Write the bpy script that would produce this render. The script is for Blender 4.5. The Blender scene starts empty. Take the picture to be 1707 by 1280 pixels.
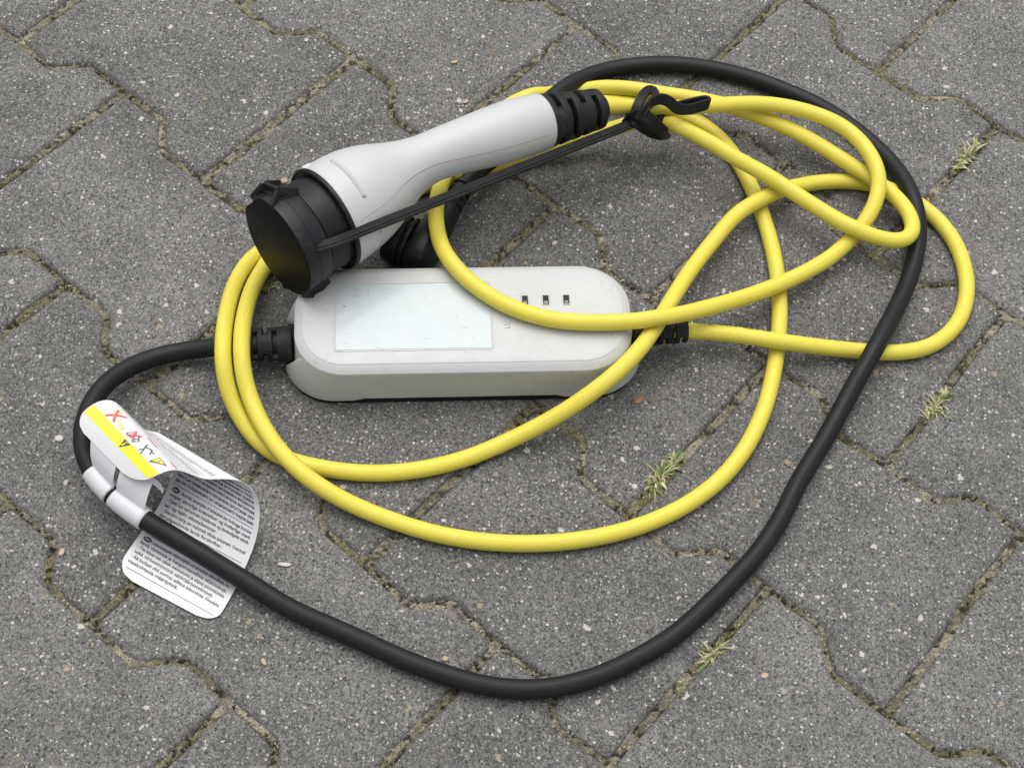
import bpy, bmesh, math, random
import numpy as np
from mathutils import Vector, Matrix, Quaternion
from mathutils.bvhtree import BVHTree

random.seed(7); rng = np.random.default_rng(7)
S = bpy.context.scene
COL = S.collection
MM = 0.001

# ------------------------------------------------------------------ camera
CH, CEL, CROLL, CF = 1023.55, 1.0095, -0.0942, 2975.72      # height mm, downward pitch, roll, focal length in photo px
YOFF = 650.0
cam = bpy.data.cameras.new('camera'); camo = bpy.data.objects.new('camera', cam); COL.objects.link(camo)
cam.sensor_width = 36; cam.lens = CF / 1707 * 36
cam.clip_start = 0.02; cam.clip_end = 400
camo.matrix_world = Matrix.Translation((0, -YOFF * MM, CH * MM)) @ Matrix.Rotation(math.pi / 2 - CEL, 4, 'X') @ Matrix.Rotation(-CROLL, 4, 'Z')
S.camera = camo

# ------------------------------------------------------------------ sky and sun (overcast)
SUN_EL, SUN_AZ = math.radians(72), math.radians(-12)        # azimuth from +Y (behind the scene), towards -X
world = bpy.data.worlds.new('World'); S.world = world; world.use_nodes = True
wn = world.node_tree; wn.nodes.clear()
w_out = wn.nodes.new('ShaderNodeOutputWorld'); w_bg = wn.nodes.new('ShaderNodeBackground')
w_sky = wn.nodes.new('ShaderNodeTexSky'); w_sky.sky_type = 'NISHITA'; w_sky.sun_disc = False
w_sky.sun_elevation = SUN_EL; w_sky.sun_rotation = SUN_AZ
w_sky.air_density = 1.0; w_sky.dust_density = 4.0; w_sky.ozone_density = 1.0
w_hsv = wn.nodes.new('ShaderNodeHueSaturation'); w_hsv.inputs['Saturation'].default_value = 0.16
w_tc = wn.nodes.new('ShaderNodeTexCoord')
w_noise = wn.nodes.new('ShaderNodeTexNoise'); w_noise.inputs['Scale'].default_value = 2.6; w_noise.inputs['Detail'].default_value = 5
w_map = wn.nodes.new('ShaderNodeMapRange'); w_map.inputs[1].default_value = 0.3; w_map.inputs[2].default_value = 0.7
w_map.inputs[3].default_value = 0.72; w_map.inputs[4].default_value = 1.28
w_mul = wn.nodes.new('ShaderNodeMixRGB'); w_mul.blend_type = 'MULTIPLY'; w_mul.inputs[0].default_value = 1
wn.links.new(w_sky.outputs[0], w_hsv.inputs['Color'])
wn.links.new(w_tc.outputs['Generated'], w_noise.inputs['Vector'])
wn.links.new(w_noise.outputs['Fac'], w_map.inputs[0])
wn.links.new(w_hsv.outputs[0], w_mul.inputs[1]); wn.links.new(w_map.outputs[0], w_mul.inputs[2])
wn.links.new(w_mul.outputs[0], w_bg.inputs['Color']); w_bg.inputs['Strength'].default_value = 0.125
wn.links.new(w_bg.outputs[0], w_out.inputs['Surface'])
sun = bpy.data.lights.new('sun', 'SUN'); sun.energy = 1.4; sun.angle = math.radians(70); sun.color = (1.0, 0.97, 0.93)
suno = bpy.data.objects.new('sun', sun); COL.objects.link(suno)
sd = Vector((math.sin(SUN_AZ) * math.cos(SUN_EL), math.cos(SUN_AZ) * math.cos(SUN_EL), math.sin(SUN_EL)))
suno.rotation_euler = sd.to_track_quat('Z', 'Y').to_euler()
S.view_settings.view_transform = 'Standard'; S.view_settings.look = 'None'
S.view_settings.exposure = 0.42; S.view_settings.gamma = 1; S.view_settings.use_curve_mapping = False

# ------------------------------------------------------------------ camera ray helper (mm world, ground z = 0)
def at(x, y, z=0.0):
    """world point (mm) seen at photo pixel (x, y), z mm above the paving"""
    a = x - 853.5; b = 640 - y
    cr, sr = math.cos(CROLL), math.sin(CROLL)
    a, b = a * cr + b * sr, -a * sr + b * cr
    ce, se = math.cos(CEL), math.sin(CEL)
    d = np.array([a / CF, ce + se * b / CF, -se + ce * b / CF])
    return np.array([0, -YOFF, CH]) + d * ((z - CH) / d[2])
def proj(p):
    p = np.atleast_2d(np.asarray(p, float)); ce, se = math.cos(CEL), math.sin(CEL)
    d = p - np.array([0, -YOFF, CH]); fw = d[:, 1] * ce - d[:, 2] * se; up = d[:, 1] * se + d[:, 2] * ce
    a = d[:, 0] / fw * CF; b = up / fw * CF; cr, sr = math.cos(CROLL), math.sin(CROLL)
    return np.stack([853.5 + a * cr - b * sr, 640 - (a * sr + b * cr)], 1)
def on_plane(x, y, p0, phi):
    a = at(x, y, 0); b = at(x, y, 100); n = np.array([-math.sin(phi), math.cos(phi), 0])
    t = ((p0 - a) @ n) / ((b - a) @ n); return a + (b - a) * t
def unit(v):
    v = np.asarray(v, float); return v / np.linalg.norm(v)

# ------------------------------------------------------------------ materials
MAT = {}
class NT:
    """small node-tree builder"""
    def __init__(s, name):
        s.m = bpy.data.materials.new(name); s.m.use_nodes = True; s.t = s.m.node_tree
        s.b = s.t.nodes['Principled BSDF']; MAT[name] = s.m
    def n(s, typ, **kw):
        nd = s.t.nodes.new(typ)
        for k, v in kw.items():
            if k.startswith('i_'):
                key = k[2:]; key = int(key) if key.isdigit() else key.replace('_', ' ')
                s.set(nd.inputs[key], v)
            else: setattr(nd, k, v)
        return nd
    def set(s, sock, v):
        if hasattr(v, 'is_output'): s.t.links.new(v, sock)
        else: sock.default_value = v
    def math(s, op, a, b=0.0, clamp=False):
        nd = s.n('ShaderNodeMath', operation=op, use_clamp=clamp); s.set(nd.inputs[0], a); s.set(nd.inputs[1], b); return nd.outputs[0]
    def vmath(s, op, a, b):
        nd = s.n('ShaderNodeVectorMath', operation=op); s.set(nd.inputs[0], a); s.set(nd.inputs[1], b); return nd.outputs[0]
    def noise(s, vec, scale, detail=2, rough=0.5, out='Fac'):
        nd = s.n('ShaderNodeTexNoise', i_Scale=scale, i_Detail=detail, i_Roughness=rough); s.set(nd.inputs['Vector'], vec); return nd.outputs[out]
    def voro(s, vec, scale, dim='3D'):
        nd = s.n('ShaderNodeTexVoronoi', i_Scale=scale, voronoi_dimensions=dim); s.set(nd.inputs['Vector'], vec); return nd
    def ramp(s, f, lo, hi, a=0.0, b=1.0, smooth=False):
        nd = s.n('ShaderNodeMapRange'); nd.interpolation_type = 'SMOOTHSTEP' if smooth else 'LINEAR'
        s.set(nd.inputs[0], f); nd.inputs[1].default_value = lo; nd.inputs[2].default_value = hi
        s.set(nd.inputs[3], a); s.set(nd.inputs[4], b); return nd.outputs[0]
    def mix(s, f, a, b, mode='MIX'):
        nd = s.n('ShaderNodeMixRGB', blend_type=mode); s.set(nd.inputs[0], f)
        for i, v in ((1, a), (2, b)):
            s.set(nd.inputs[i], v if hasattr(v, 'is_output') or len(v) == 4 else (*v, 1))
        return nd.outputs[0]
    def sep(s, c):
        nd = s.n('ShaderNodeSeparateColor'); s.set(nd.inputs[0], c); return nd.outputs
    def comb(s, r, g, b):
        nd = s.n('ShaderNodeCombineColor'); s.set(nd.inputs[0], r); s.set(nd.inputs[1], g); s.set(nd.inputs[2], b); return nd.outputs[0]
    def bump(s, h, strength=0.5, dist=0.001):
        nd = s.n('ShaderNodeBump'); nd.inputs['Strength'].default_value = strength; nd.inputs['Distance'].default_value = dist
        s.set(nd.inputs['Height'], h); s.t.links.new(nd.outputs[0], s.b.inputs['Normal'])
    def base(s, v): s.set(s.b.inputs['Base Color'], v if hasattr(v, 'is_output') or len(v) == 4 else (*v, 1))
    def rough(s, v): s.set(s.b.inputs['Roughness'], v)
    def spec(s, v): s.set(s.b.inputs['Specular IOR Level'], v)
    def obj(s): return s.n('ShaderNodeTexCoord').outputs['Object']
    def uv(s): return s.n('ShaderNodeTexCoord').outputs['UV']

def mat_concrete():
    t = NT('paving_concrete')
    rnd = t.n('ShaderNodeObjectInfo').outputs['Random']
    off = t.n('ShaderNodeCombineXYZ', i_0=t.math('MULTIPLY', rnd, 2.9), i_1=t.math('MULTIPLY', rnd, 1.7), i_2=t.math('MULTIPLY', rnd, 2.3)).outputs[0]
    c = t.vmath('ADD', t.obj(), off)
    wob = t.vmath('MULTIPLY', t.vmath('SUBTRACT', t.noise(c, 700, 2, out='Color'), (0.5, 0.5, 0.5)), (0.0022,) * 3)
    cw = t.vmath('ADD', c, wob)
    # cement paste with fine grain
    g1 = t.noise(c, 1250, 3, 0.75)
    g2 = t.sep(t.voro(cw, 820).outputs['Color'])
    blot = t.noise(c, 22, 4, 0.6)
    v = t.math('ADD', t.ramp(g1, 0.30, 0.70, 0.066, 0.240), t.ramp(g2[0], 0, 1, -0.05, 0.05))
    v = t.math('MAXIMUM', v, 0.03)
    g3 = t.sep(t.voro(cw, 1000).outputs['Color']); v = t.math('MULTIPLY', v, t.ramp(g3[1], 0, 1, 0.6, 1.4))
    v = t.math('MULTIPLY', v, t.math('MULTIPLY', t.ramp(blot, 0.25, 0.75, 0.80, 1.20), t.ramp(t.noise(c, 7, 3), 0.3, 0.7, 0.9, 1.1)))
    v = t.math('MULTIPLY', v, t.ramp(rnd, 0, 1, 0.88, 1.12))
    col = t.comb(v, t.math('MULTIPLY', v, 0.985), t.math('MULTIPLY', v, 0.955))
    # small pale grains
    va = t.voro(cw, 350, '2D'); ca = t.sep(va.outputs['Color'])
    ma = t.math('MULTIPLY', t.math('GREATER_THAN', ca[0], 0.55), t.math('LESS_THAN', va.outputs['Distance'], t.ramp(t.math('POWER', ca[1], 2.0), 0, 1, 0.13, 0.36)))
    va2 = t.ramp(t.math('POWER', ca[2], 1.8), 0, 1, 0.20, 0.66)
    col = t.mix(t.math('MULTIPLY', ma, 0.85), col, t.comb(va2, t.math('MULTIPLY', va2, 0.97), t.math('MULTIPLY', va2, 0.90)))
    # dark pores
    vp = t.voro(cw, 260, '2D'); cp = t.sep(vp.outputs['Color'])
    mp = t.math('MULTIPLY', t.math('GREATER_THAN', cp[0], 0.6), t.math('LESS_THAN', vp.outputs['Distance'], t.ramp(cp[1], 0, 1, 0.08, 0.26)))
    col = t.mix(t.math('MULTIPLY', mp, 0.65), col, (0.035, 0.034, 0.032))
    # medium aggregate, tinted
    cw2 = t.vmath('ADD', cw, t.vmath('MULTIPLY', t.vmath('SUBTRACT', t.noise(c, 330, 2, out='Color'), (0.5, 0.5, 0.5)), (0.005,) * 3))
    vb = t.voro(cw2, 105, '2D'); cb = t.sep(vb.outputs['Color'])
    mb = t.math('MULTIPLY', t.math('GREATER_THAN', cb[0], 0.74), t.math('LESS_THAN', vb.outputs['Distance'], t.ramp(t.math('POWER', cb[1], 3.0), 0, 1, 0.065, 0.21)))
    tint = t.mix(t.math('GREATER_THAN', cb[2], 0.85), (0.56, 0.54, 0.49), (0.36, 0.28, 0.19))
    tint = t.mix(t.math('LESS_THAN', cb[2], 0.42), tint, (0.24, 0.235, 0.22))
    col = t.mix(t.math('MULTIPLY', mb, 0.9), col, tint)
    # large worn stones let into the surface
    vc = t.voro(cw2, 48); cc = t.sep(vc.outputs['Color'])
    mc = t.math('MULTIPLY', t.math('GREATER_THAN', cc[0], 0.84), t.ramp(vc.outputs['Distance'], 0.16, 0.20, 1, 0))
    tc = t.mix(cc[1], (0.20, 0.19, 0.17), (0.27, 0.20, 0.15))
    col = t.mix(t.math('MULTIPLY', mc, 0.4), col, tc)
    t.base(col); t.rough(0.88); t.spec(0.25)
    h = t.math('ADD', g1, t.math('MULTIPLY', ma, 0.5)); h = t.math('SUBTRACT', h, t.math('MULTIPLY', mp, 0.9))
    t.bump(h, 0.9, 0.0009)

def mat_soil():
    t = NT('joint_earth'); c = t.obj()
    n1 = t.noise(c, 60, 4, 0.65); n2 = t.noise(c, 500, 3, 0.6); n3 = t.noise(c, 14, 2)
    col = t.mix(t.ramp(n1, 0.35, 0.65), (0.105, 0.096, 0.074), (0.31, 0.28, 0.213))
    col = t.mix(t.math('MULTIPLY', t.ramp(n3, 0.46, 0.62), t.ramp(n1, 0.3, 0.6)), col, (0.115, 0.108, 0.05))
    n4 = t.ramp(t.noise(c, 1100, 2, 0.7), 0.25, 0.75); col = t.mix(0.8, col, t.comb(n2, n2, n2), 'OVERLAY'); col = t.mix(0.75, col, t.comb(n4, n4, n4), 'OVERLAY')
    v = t.voro(c, 420); k = t.sep(v.outputs['Color'])
    m = t.math('MULTIPLY', t.math('GREATER_THAN', k[0], 0.8), t.math('LESS_THAN', v.outputs['Distance'], 0.3))
    col = t.mix(m, col, (0.36, 0.33, 0.27))
    t.base(col); t.rough(0.95); t.spec(0.1); t.bump(n2, 0.9, 0.0016)

def mat_plain(name, col, rough=0.5, spec=0.5, coat=0.0, grain=0.0, gscale=900, var=0.0, dirt=None, sub=0.0):
    t = NT(name); c = t.obj(); k = (*col, 1)
    if var:
        n = t.noise(c, 40, 4, 0.6); k = t.mix(t.ramp(n, 0.3, 0.7), tuple(x * (1 - var) for x in col), tuple(min(1, x * (1 + var)) for x in col))
    if dirt:
        dcol, scale, lo, hi, amt = dirt
        d = t.math('MULTIPLY', t.ramp(t.noise(c, scale, 6, 0.72), lo, hi), amt); k = t.mix(d, k, dcol)
    t.base(k); t.spec(spec)
    t.rough(t.ramp(t.noise(c, 120, 4), 0.3, 0.7, rough * 0.88, min(1, rough * 1.12)))
    if coat: t.b.inputs['Coat Weight'].default_value = coat; t.b.inputs['Coat Roughness'].default_value = 0.04
    if grain: t.bump(t.noise(c, gscale, 2, 0.6), grain, 0.0003)
    return t

def mat_cable(name, col, dark, rough, dirtcol, dirtamt, spec=0.4):
    t = NT(name); u = t.uv()
    st = t.vmath('MULTIPLY', u, (0.35, 1.0, 1.0))
    n = t.noise(st, 0.16, 5, 0.65); n2 = t.noise(u, 0.55, 4, 0.7); n3 = t.noise(t.vmath('MULTIPLY', u, (0.12, 1.2, 1)), 0.5, 4, 0.6)
    k = t.mix(t.ramp(n, 0.3, 0.7), dark, col)
    k = t.mix(t.math('MULTIPLY', t.ramp(n2, 0.53, 0.70), dirtamt), k, dirtcol)
    k = t.mix(t.math('MULTIPLY', t.ramp(n3, 0.58, 0.70), dirtamt * 0.9), k, dirtcol)
    t.base(k); t.rough(t.ramp(n2, 0.3, 0.7, rough * 0.9, rough * 1.15)); t.spec(spec)
    t.bump(t.noise(u, 1.4, 3), 0.25, 0.0004)

def mat_scuffed(name, col, rough, spec, coat=0.0, marks=0.5, grain=0.15, tint=(0.27, 0.27, 0.26), sth=0.695):
    """light plastic with grey scuffs and short scratches"""
    t = NT(name); c = t.obj()
    n = t.noise(c, 24, 4, 0.6)
    k = t.mix(t.ramp(n, 0.35, 0.7), tuple(x * 0.95 for x in col), col)
    for sx, sy, rot, lo in ((40, 320, 0.15, sth), (320, 50, -0.35, sth + 0.015), (90, 380, 0.9, sth), (80, 320, -0.6, sth + 0.01)):
        mp = t.n('ShaderNodeMapping'); t.set(mp.inputs['Vector'], c); mp.inputs['Rotation'].default_value = (0, 0, rot); mp.inputs['Scale'].default_value = (sx, sy, 60)
        s_ = t.ramp(t.noise(mp.outputs[0], 1.0, 3, 0.55), lo, lo + 0.05)
        k = t.mix(t.math('MULTIPLY', s_, marks), k, tint)
    d = t.math('MULTIPLY', t.math('MULTIPLY', t.ramp(t.noise(c, 170, 5, 0.75), 0.52, 0.70), t.ramp(t.noise(c, 19, 2), 0.42, 0.62)), marks * 0.6); k = t.mix(d, k, tint)
    dots = t.voro(c, 95); dk = t.sep(dots.outputs['Color'])
    m = t.math('MULTIPLY', t.math('GREATER_THAN', dk[0], 0.80), t.math('LESS_THAN', dots.outputs['Distance'], t.ramp(dk[1], 0, 1, 0.03, 0.10)))
    k = t.mix(t.math('MULTIPLY', m, marks), k, (0.12, 0.12, 0.12))
    t.base(k); t.spec(spec); t.rough(t.ramp(t.noise(c, 60, 4), 0.3, 0.7, rough * 0.85, rough * 1.2))
    if coat: t.b.inputs['Coat Weight'].default_value = coat; t.b.inputs['Coat Roughness'].default_value = 0.05
    if grain: t.bump(t.noise(c, 1600, 2), grain, 0.0002)

mat_concrete(); mat_soil()
mat_cable('yellow_sheath', (0.715, 0.615, 0.075), (0.66, 0.565, 0.068), 0.46, (0.44, 0.37, 0.09), 0.36)
mat_cable('black_sheath', (0.0115, 0.0123, 0.0142), (0.0085, 0.009, 0.0105), 0.47, (0.032, 0.033, 0.035), 0.45, 0.25)
mat_scuffed('housing_plastic', (0.505, 0.516, 0.507), 0.45, 0.4, marks=0.4)
mat_scuffed('display_film', (0.475, 0.525, 0.535), 0.30, 0.5, coat=0.3, marks=0.6, grain=0, sth=0.675)
mat_plain('handle_plastic', (0.49, 0.503, 0.503), 0.40, 0.42, grain=0.2, gscale=1800, dirt=((0.40, 0.39, 0.35), 45, 0.58, 0.76, 0.35))
mat_plain('groove_shade', (0.22, 0.225, 0.22), 0.7, 0.2)
mat_plain('black_plastic', (0.008, 0.0084, 0.0102), 0.45, 0.3, grain=0.15, var=0.2, dirt=((0.06, 0.06, 0.06), 70, 0.58, 0.74, 0.4))
mat_plain('cap_rubber', (0.0105, 0.011, 0.0135), 0.44, 0.33, grain=0.2, var=0.15, dirt=((0.075, 0.075, 0.075), 60, 0.56, 0.74, 0.45))
mat_plain('cap_face', (0.0065, 0.0067, 0.0072), 0.5, 0.12)
mat_plain('strap_rubber', (0.007, 0.0072, 0.0084), 0.5, 0.28, grain=0.2, var=0.2, dirt=((0.06, 0.06, 0.058), 90, 0.57, 0.72, 0.5))
mat_plain('relief_rubber', (0.0125, 0.0128, 0.014), 0.58, 0.28, grain=0.4, gscale=700, var=0.2, dirt=((0.07, 0.068, 0.062), 110, 0.55, 0.72, 0.5))
mat_plain('tag_film', (0.59, 0.597, 0.612), 0.32, 0.45, dirt=((0.45, 0.45, 0.44), 80, 0.6, 0.75, 0.35))
mat_plain('print_black', (0.035, 0.035, 0.038), 0.4)
mat_plain('print_grey', (0.30, 0.30, 0.31), 0.35)
mat_plain('print_yellow', (0.86, 0.72, 0.02), 0.35)
mat_plain('print_red', (0.66, 0.05, 0.055), 0.4)
mat_plain('print_pale_yellow', (0.62, 0.58, 0.16), 0.4)
mat_plain('print_worn', (0.13, 0.11, 0.03), 0.6)
mat_plain('print_faded', (0.055, 0.055, 0.052), 0.6)
mat_plain('window_dark', (0.02, 0.02, 0.021), 0.5, 0.2)
mat_plain('window_light', (0.25, 0.255, 0.26), 0.4, 0.3)
mat_plain('lip_white', (0.66, 0.66, 0.65), 0.4)
for nm, c in (('blade_green', (0.14, 0.20, 0.055)), ('blade_pale', (0.34, 0.36, 0.16)), ('blade_straw', (0.50, 0.44, 0.29))):
    t = mat_plain(nm, c, 0.55, 0.3, var=0.35)
    t.b.inputs['Subsurface Weight'].default_value = 0.0
mat_plain('moss_green', (0.085, 0.083, 0.035), 0.95, 0.1, var=0.45)
for nm, c in (('pebble_white', (0.55, 0.53, 0.49)), ('pebble_tan', (0.46, 0.37, 0.25)), ('pebble_brown', (0.27, 0.165, 0.10)), ('pebble_grey', (0.30, 0.295, 0.27)), ('pebble_pink', (0.42, 0.29, 0.22))):
    mat_plain(nm, c, 0.75, 0.3, var=0.25, grain=0.5, gscale=600)

# ------------------------------------------------------------------ mesh helpers (all input in mm)
def link(o, parent=None):
    COL.objects.link(o)
    if parent is not None: o.parent = parent
    return o
def empty(name, loc=(0, 0, 0), parent=None):
    o = bpy.data.objects.new(name, None); o.empty_display_size = 0.02; o.location = Vector(loc) * MM
    return link(o, parent)
def tag(o, label=None, cat=None, group=None, kind=None):
    for k, v in (('label', label), ('category', cat), ('group', group), ('kind', kind)):
        if v: o[k] = v
    return o
def world_loc(o):
    v = Vector((0, 0, 0))
    while o is not None: v += o.location; o = o.parent
    return v
def mesh(name, verts, faces, mat, parent=None, smooth=True, loc=None, uvs=None, fmats=None):
    """verts in world mm; loc = object origin in mm. parents are only ever translated."""
    me = bpy.data.meshes.new(name); v = np.asarray(verts, float)
    if loc is None: loc = v.mean(0) if parent is None else np.zeros(3)
    o = bpy.data.objects.new(name, me)
    link(o, parent)
    if parent is None: o.location = Vector(loc) * MM
    wl = np.array(world_loc(o)) / MM
    me.from_pydata(((v - wl) * MM).tolist(), [], [list(map(int, f)) for f in faces]); me.update()
    mats = mat if isinstance(mat, (list, tuple)) else [mat]
    for m in mats: me.materials.append(MAT[m] if isinstance(m, str) else m)
    if fmats is not None: me.polygons.foreach_set('material_index', fmats)
    if smooth: me.polygons.foreach_set('use_smooth', [True] * len(me.polygons))
    if uvs is not None:
        ul = me.uv_layers.new(name='UVMap'); arr = np.asarray(uvs, float)
        li = np.zeros(len(me.loops), int); me.loops.foreach_get('vertex_index', li)
        ul.data.foreach_set('uv', arr[li].ravel())
    return o
class MB:
    """mesh collector"""
    def __init__(s): s.v = []; s.f = []
    def add(s, v, f):
        b = len(s.v); s.v += [tuple(map(float, p)) for p in v]; s.f += [[i + b for i in q] for q in f]; return s
    def box(s, c, ax, ay, az, sx, sy, sz, taper=1.0):
        c = np.asarray(c, float); v = []
        for k in (-1, 1):
            tp = 1 if k < 0 else taper
            for i, j in ((-1, -1), (1, -1), (1, 1), (-1, 1)): v.append(c + ax * i * sx / 2 * tp + ay * j * sy / 2 * tp + az * k * sz / 2)
        return s.add(v, [[3, 2, 1, 0], [4, 5, 6, 7], [0, 1, 5, 4], [1, 2, 6, 5], [2, 3, 7, 6], [3, 0, 4, 7]])
    def lathe(s, c, axis, up, prof, seg=48, cap0=False, cap1=False, rfun=None):
        """prof: list of (distance along axis, radius)"""
        c = np.asarray(c, float); axis = unit(axis); a = unit(up - axis * (up @ axis)); b = np.cross(axis, a); b0 = len(s.v)
        for d, r in prof:
            for k in range(seg):
                th = 2 * math.pi * k / seg; rr = rfun(th, r, d) if rfun else r
                s.v.append(tuple(c + axis * d + (a * math.cos(th) + b * math.sin(th)) * rr))
        for i in range(len(prof) - 1):
            for k in range(seg):
                k2 = (k + 1) % seg
                s.f.append([b0 + i * seg + k, b0 + i * seg + k2, b0 + (i + 1) * seg + k2, b0 + (i + 1) * seg + k])
        if cap0: s.f.append([b0 + k for k in range(seg)][::-1])
        if cap1: s.f.append([b0 + (len(prof) - 1) * seg + k for k in range(seg)])
        return s
    def build(s, name, mat, parent=None, smooth=False, bevel=0, angle=40, loc=None):
        o = mesh(name, s.v, s.f, mat, parent, smooth=smooth, loc=loc)
        if bevel:
            bm = bmesh.new(); bm.from_mesh(o.data); bmesh.ops.recalc_face_normals(bm, faces=bm.faces)
            es = [e for e in bm.edges if len(e.link_faces) == 2 and e.calc_face_angle(0) > math.radians(angle)]
            bmesh.ops.bevel(bm, geom=es, offset=bevel * MM, segments=2, affect='EDGES', profile=0.6)
            bm.to_mesh(o.data); bm.free()
            o.data.polygons.foreach_set('use_smooth', [True] * len(o.data.polygons))
            sharp(o, 50)
        return o
def sharp(o, deg=40):
    me = o.data; bm = bmesh.new(); bm.from_mesh(me)
    for e in bm.edges:
        e.smooth = not (len(e.link_faces) == 2 and e.calc_face_angle(0) > math.radians(deg))
    for f in bm.faces: f.smooth = True
    bm.to_mesh(me); bm.free(); return o
def fix_normals(o):
    bm = bmesh.new(); bm.from_mesh(o.data); bmesh.ops.recalc_face_normals(bm, faces=bm.faces); bm.to_mesh(o.data); bm.free(); return o

def catmull(P, n=16):
    P = np.asarray(P, float); out = []
    E = np.vstack([2 * P[0] - P[1], P, 2 * P[-1] - P[-2]])
    for i in range(1, len(E) - 2):
        p0, p1, p2, p3 = E[i - 1], E[i], E[i + 1], E[i + 2]
        d = lambda a, b: max(1e-6, np.linalg.norm(b[:3] - a[:3])) ** 0.5
        t0 = 0; t1 = t0 + d(p0, p1); t2 = t1 + d(p1, p2); t3 = t2 + d(p2, p3)
        for t in np.linspace(t1, t2, n, endpoint=False):
            A1 = (t1 - t) / (t1 - t0) * p0 + (t - t0) / (t1 - t0) * p1; A2 = (t2 - t) / (t2 - t1) * p1 + (t - t1) / (t2 - t1) * p2
            A3 = (t3 - t) / (t3 - t2) * p2 + (t - t2) / (t3 - t2) * p3
            B1 = (t2 - t) / (t2 - t0) * A1 + (t - t0) / (t2 - t0) * A2; B2 = (t3 - t) / (t3 - t1) * A2 + (t - t1) / (t3 - t1) * A3
            out.append((t2 - t) / (t2 - t1) * B1 + (t - t1) / (t2 - t1) * B2)
    out.append(P[-1]); return np.array(out)
def resample(C, step):
    d = np.r_[0, np.cumsum(np.linalg.norm(np.diff(C[:, :3], axis=0), axis=1))]
    n = max(2, int(round(d[-1] / step)) + 1); q = np.linspace(0, d[-1], n)
    return np.stack([np.interp(q, d, C[:, k]) for k in range(C.shape[1])], 1)
def smoothc(C, sig):
    k = np.arange(-int(3 * sig), int(3 * sig) + 1); g = np.exp(-k ** 2 / (2 * sig ** 2)); g /= g.sum(); m = len(k) // 2
    E = np.vstack([2 * C[0] - C[m:0:-1], C, 2 * C[-1] - C[-2:-m - 2:-1]])
    return np.stack([np.convolve(E[:, j], g, 'valid') for j in range(C.shape[1])], 1)
def frames(C, up0):
    T = np.gradient(C, axis=0); T /= np.linalg.norm(T, axis=1)[:, None]
    N = []; n = np.asarray(up0, float)
    for t in T:
        n = n - t * (n @ t); n = n / np.linalg.norm(n); N.append(n)
    N = np.array(N); return T, N, np.cross(T, N)
def tube(name, C, r, mat, parent, seg=24, caps=True, up=(0, 0, 1), rfun=None):
    C = np.asarray(C, float); T, N, B = frames(C, up); n = len(C); v = []; uv = []
    L = np.r_[0, np.cumsum(np.linalg.norm(np.diff(C, axis=0), axis=1))]
    R = np.full(n, r, float) if np.isscalar(r) else np.asarray(r)
    for i in range(n):
        for k in range(seg + 1):
            th = 2 * math.pi * k / seg
            v.append(C[i] + (N[i] * math.cos(th) + B[i] * math.sin(th)) * R[i]); uv.append((L[i], th * 6))
    f = []
    for i in range(n - 1):
        for k in range(seg):
            a = i * (seg + 1) + k; f.append([a, a + 1, a + seg + 2, a + seg + 1])
    if caps: f.append(list(range(seg))[::-1]); f.append([(n - 1) * (seg + 1) + k for k in range(seg)])
    o = mesh(name, v, f, mat, parent, uvs=uv)
    bm = bmesh.new(); bm.from_mesh(o.data); bmesh.ops.recalc_face_normals(bm, faces=bm.faces); bm.to_mesh(o.data); bm.free()
    return o
def path(px, sig=3.0, step=2.5):
    P = np.array([at(*p) for p in px]); return smoothc(resample(catmull(P), step), sig)
def ribbon(name, C, side, w, th, mat, parent, ridge=0.0, bevel=True):
    """strap of width w and thickness th along C; side[i] = width direction"""
    C = np.asarray(C, float); n = len(C); T = np.gradient(C, axis=0); T /= np.linalg.norm(T, axis=1)[:, None]
    sd_ = np.asarray(side, float)
    if sd_.ndim == 1: sd_ = np.tile(sd_, (n, 1))
    e = min(w, th) * 0.22
    prof = [(-w / 2 + e, -th / 2), (w / 2 - e, -th / 2), (w / 2, -th / 2 + e), (w / 2, th / 2 - e), (w / 2 - e, th / 2)]
    if ridge: prof += [(w * 0.2, th / 2), (w * 0.15, th / 2 + ridge), (-w * 0.15, th / 2 + ridge), (-w * 0.2, th / 2)]
    prof += [(-w / 2 + e, th / 2), (-w / 2, th / 2 - e), (-w / 2, -th / 2 + e)]
    m = len(prof); v = []; f = []
    for i in range(n):
        a = sd_[i] - T[i] * (sd_[i] @ T[i]); a /= np.linalg.norm(a); b = np.cross(T[i], a)
        for x, y in prof: v.append(C[i] + a * x + b * y)
    for i in range(n - 1):
        for k in range(m): f.append([i * m + k, i * m + (k + 1) % m, (i + 1) * m + (k + 1) % m, (i + 1) * m + k])
    f.append(list(range(m))[::-1]); f.append([(n - 1) * m + k for k in range(m)])
    o = mesh(name, v, f, mat, parent); fix_normals(o); return sharp(o, 38)

# ------------------------------------------------------------------ value noise for geometry
_tab = rng.random((256, 256))
def vnoise(x, y):
    xi = np.floor(x).astype(int); yi = np.floor(y).astype(int); fx = x - xi; fy = y - yi
    fx = fx * fx * (3 - 2 * fx); fy = fy * fy * (3 - 2 * fy); g = lambda a, b: _tab[a & 255, b & 255]
    return (g(xi, yi) * (1 - fx) + g(xi + 1, yi) * fx) * (1 - fy) + (g(xi, yi + 1) * (1 - fx) + g(xi + 1, yi + 1) * fx) * fy
def fbm(x, y, o=4):
    s = 0; a = 0.5; t = 0
    for k in range(o): s = s + a * vnoise(x * 2 ** k + 17 * k, y * 2 ** k + 31 * k); t += a; a *= 0.55
    return s / t

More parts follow.
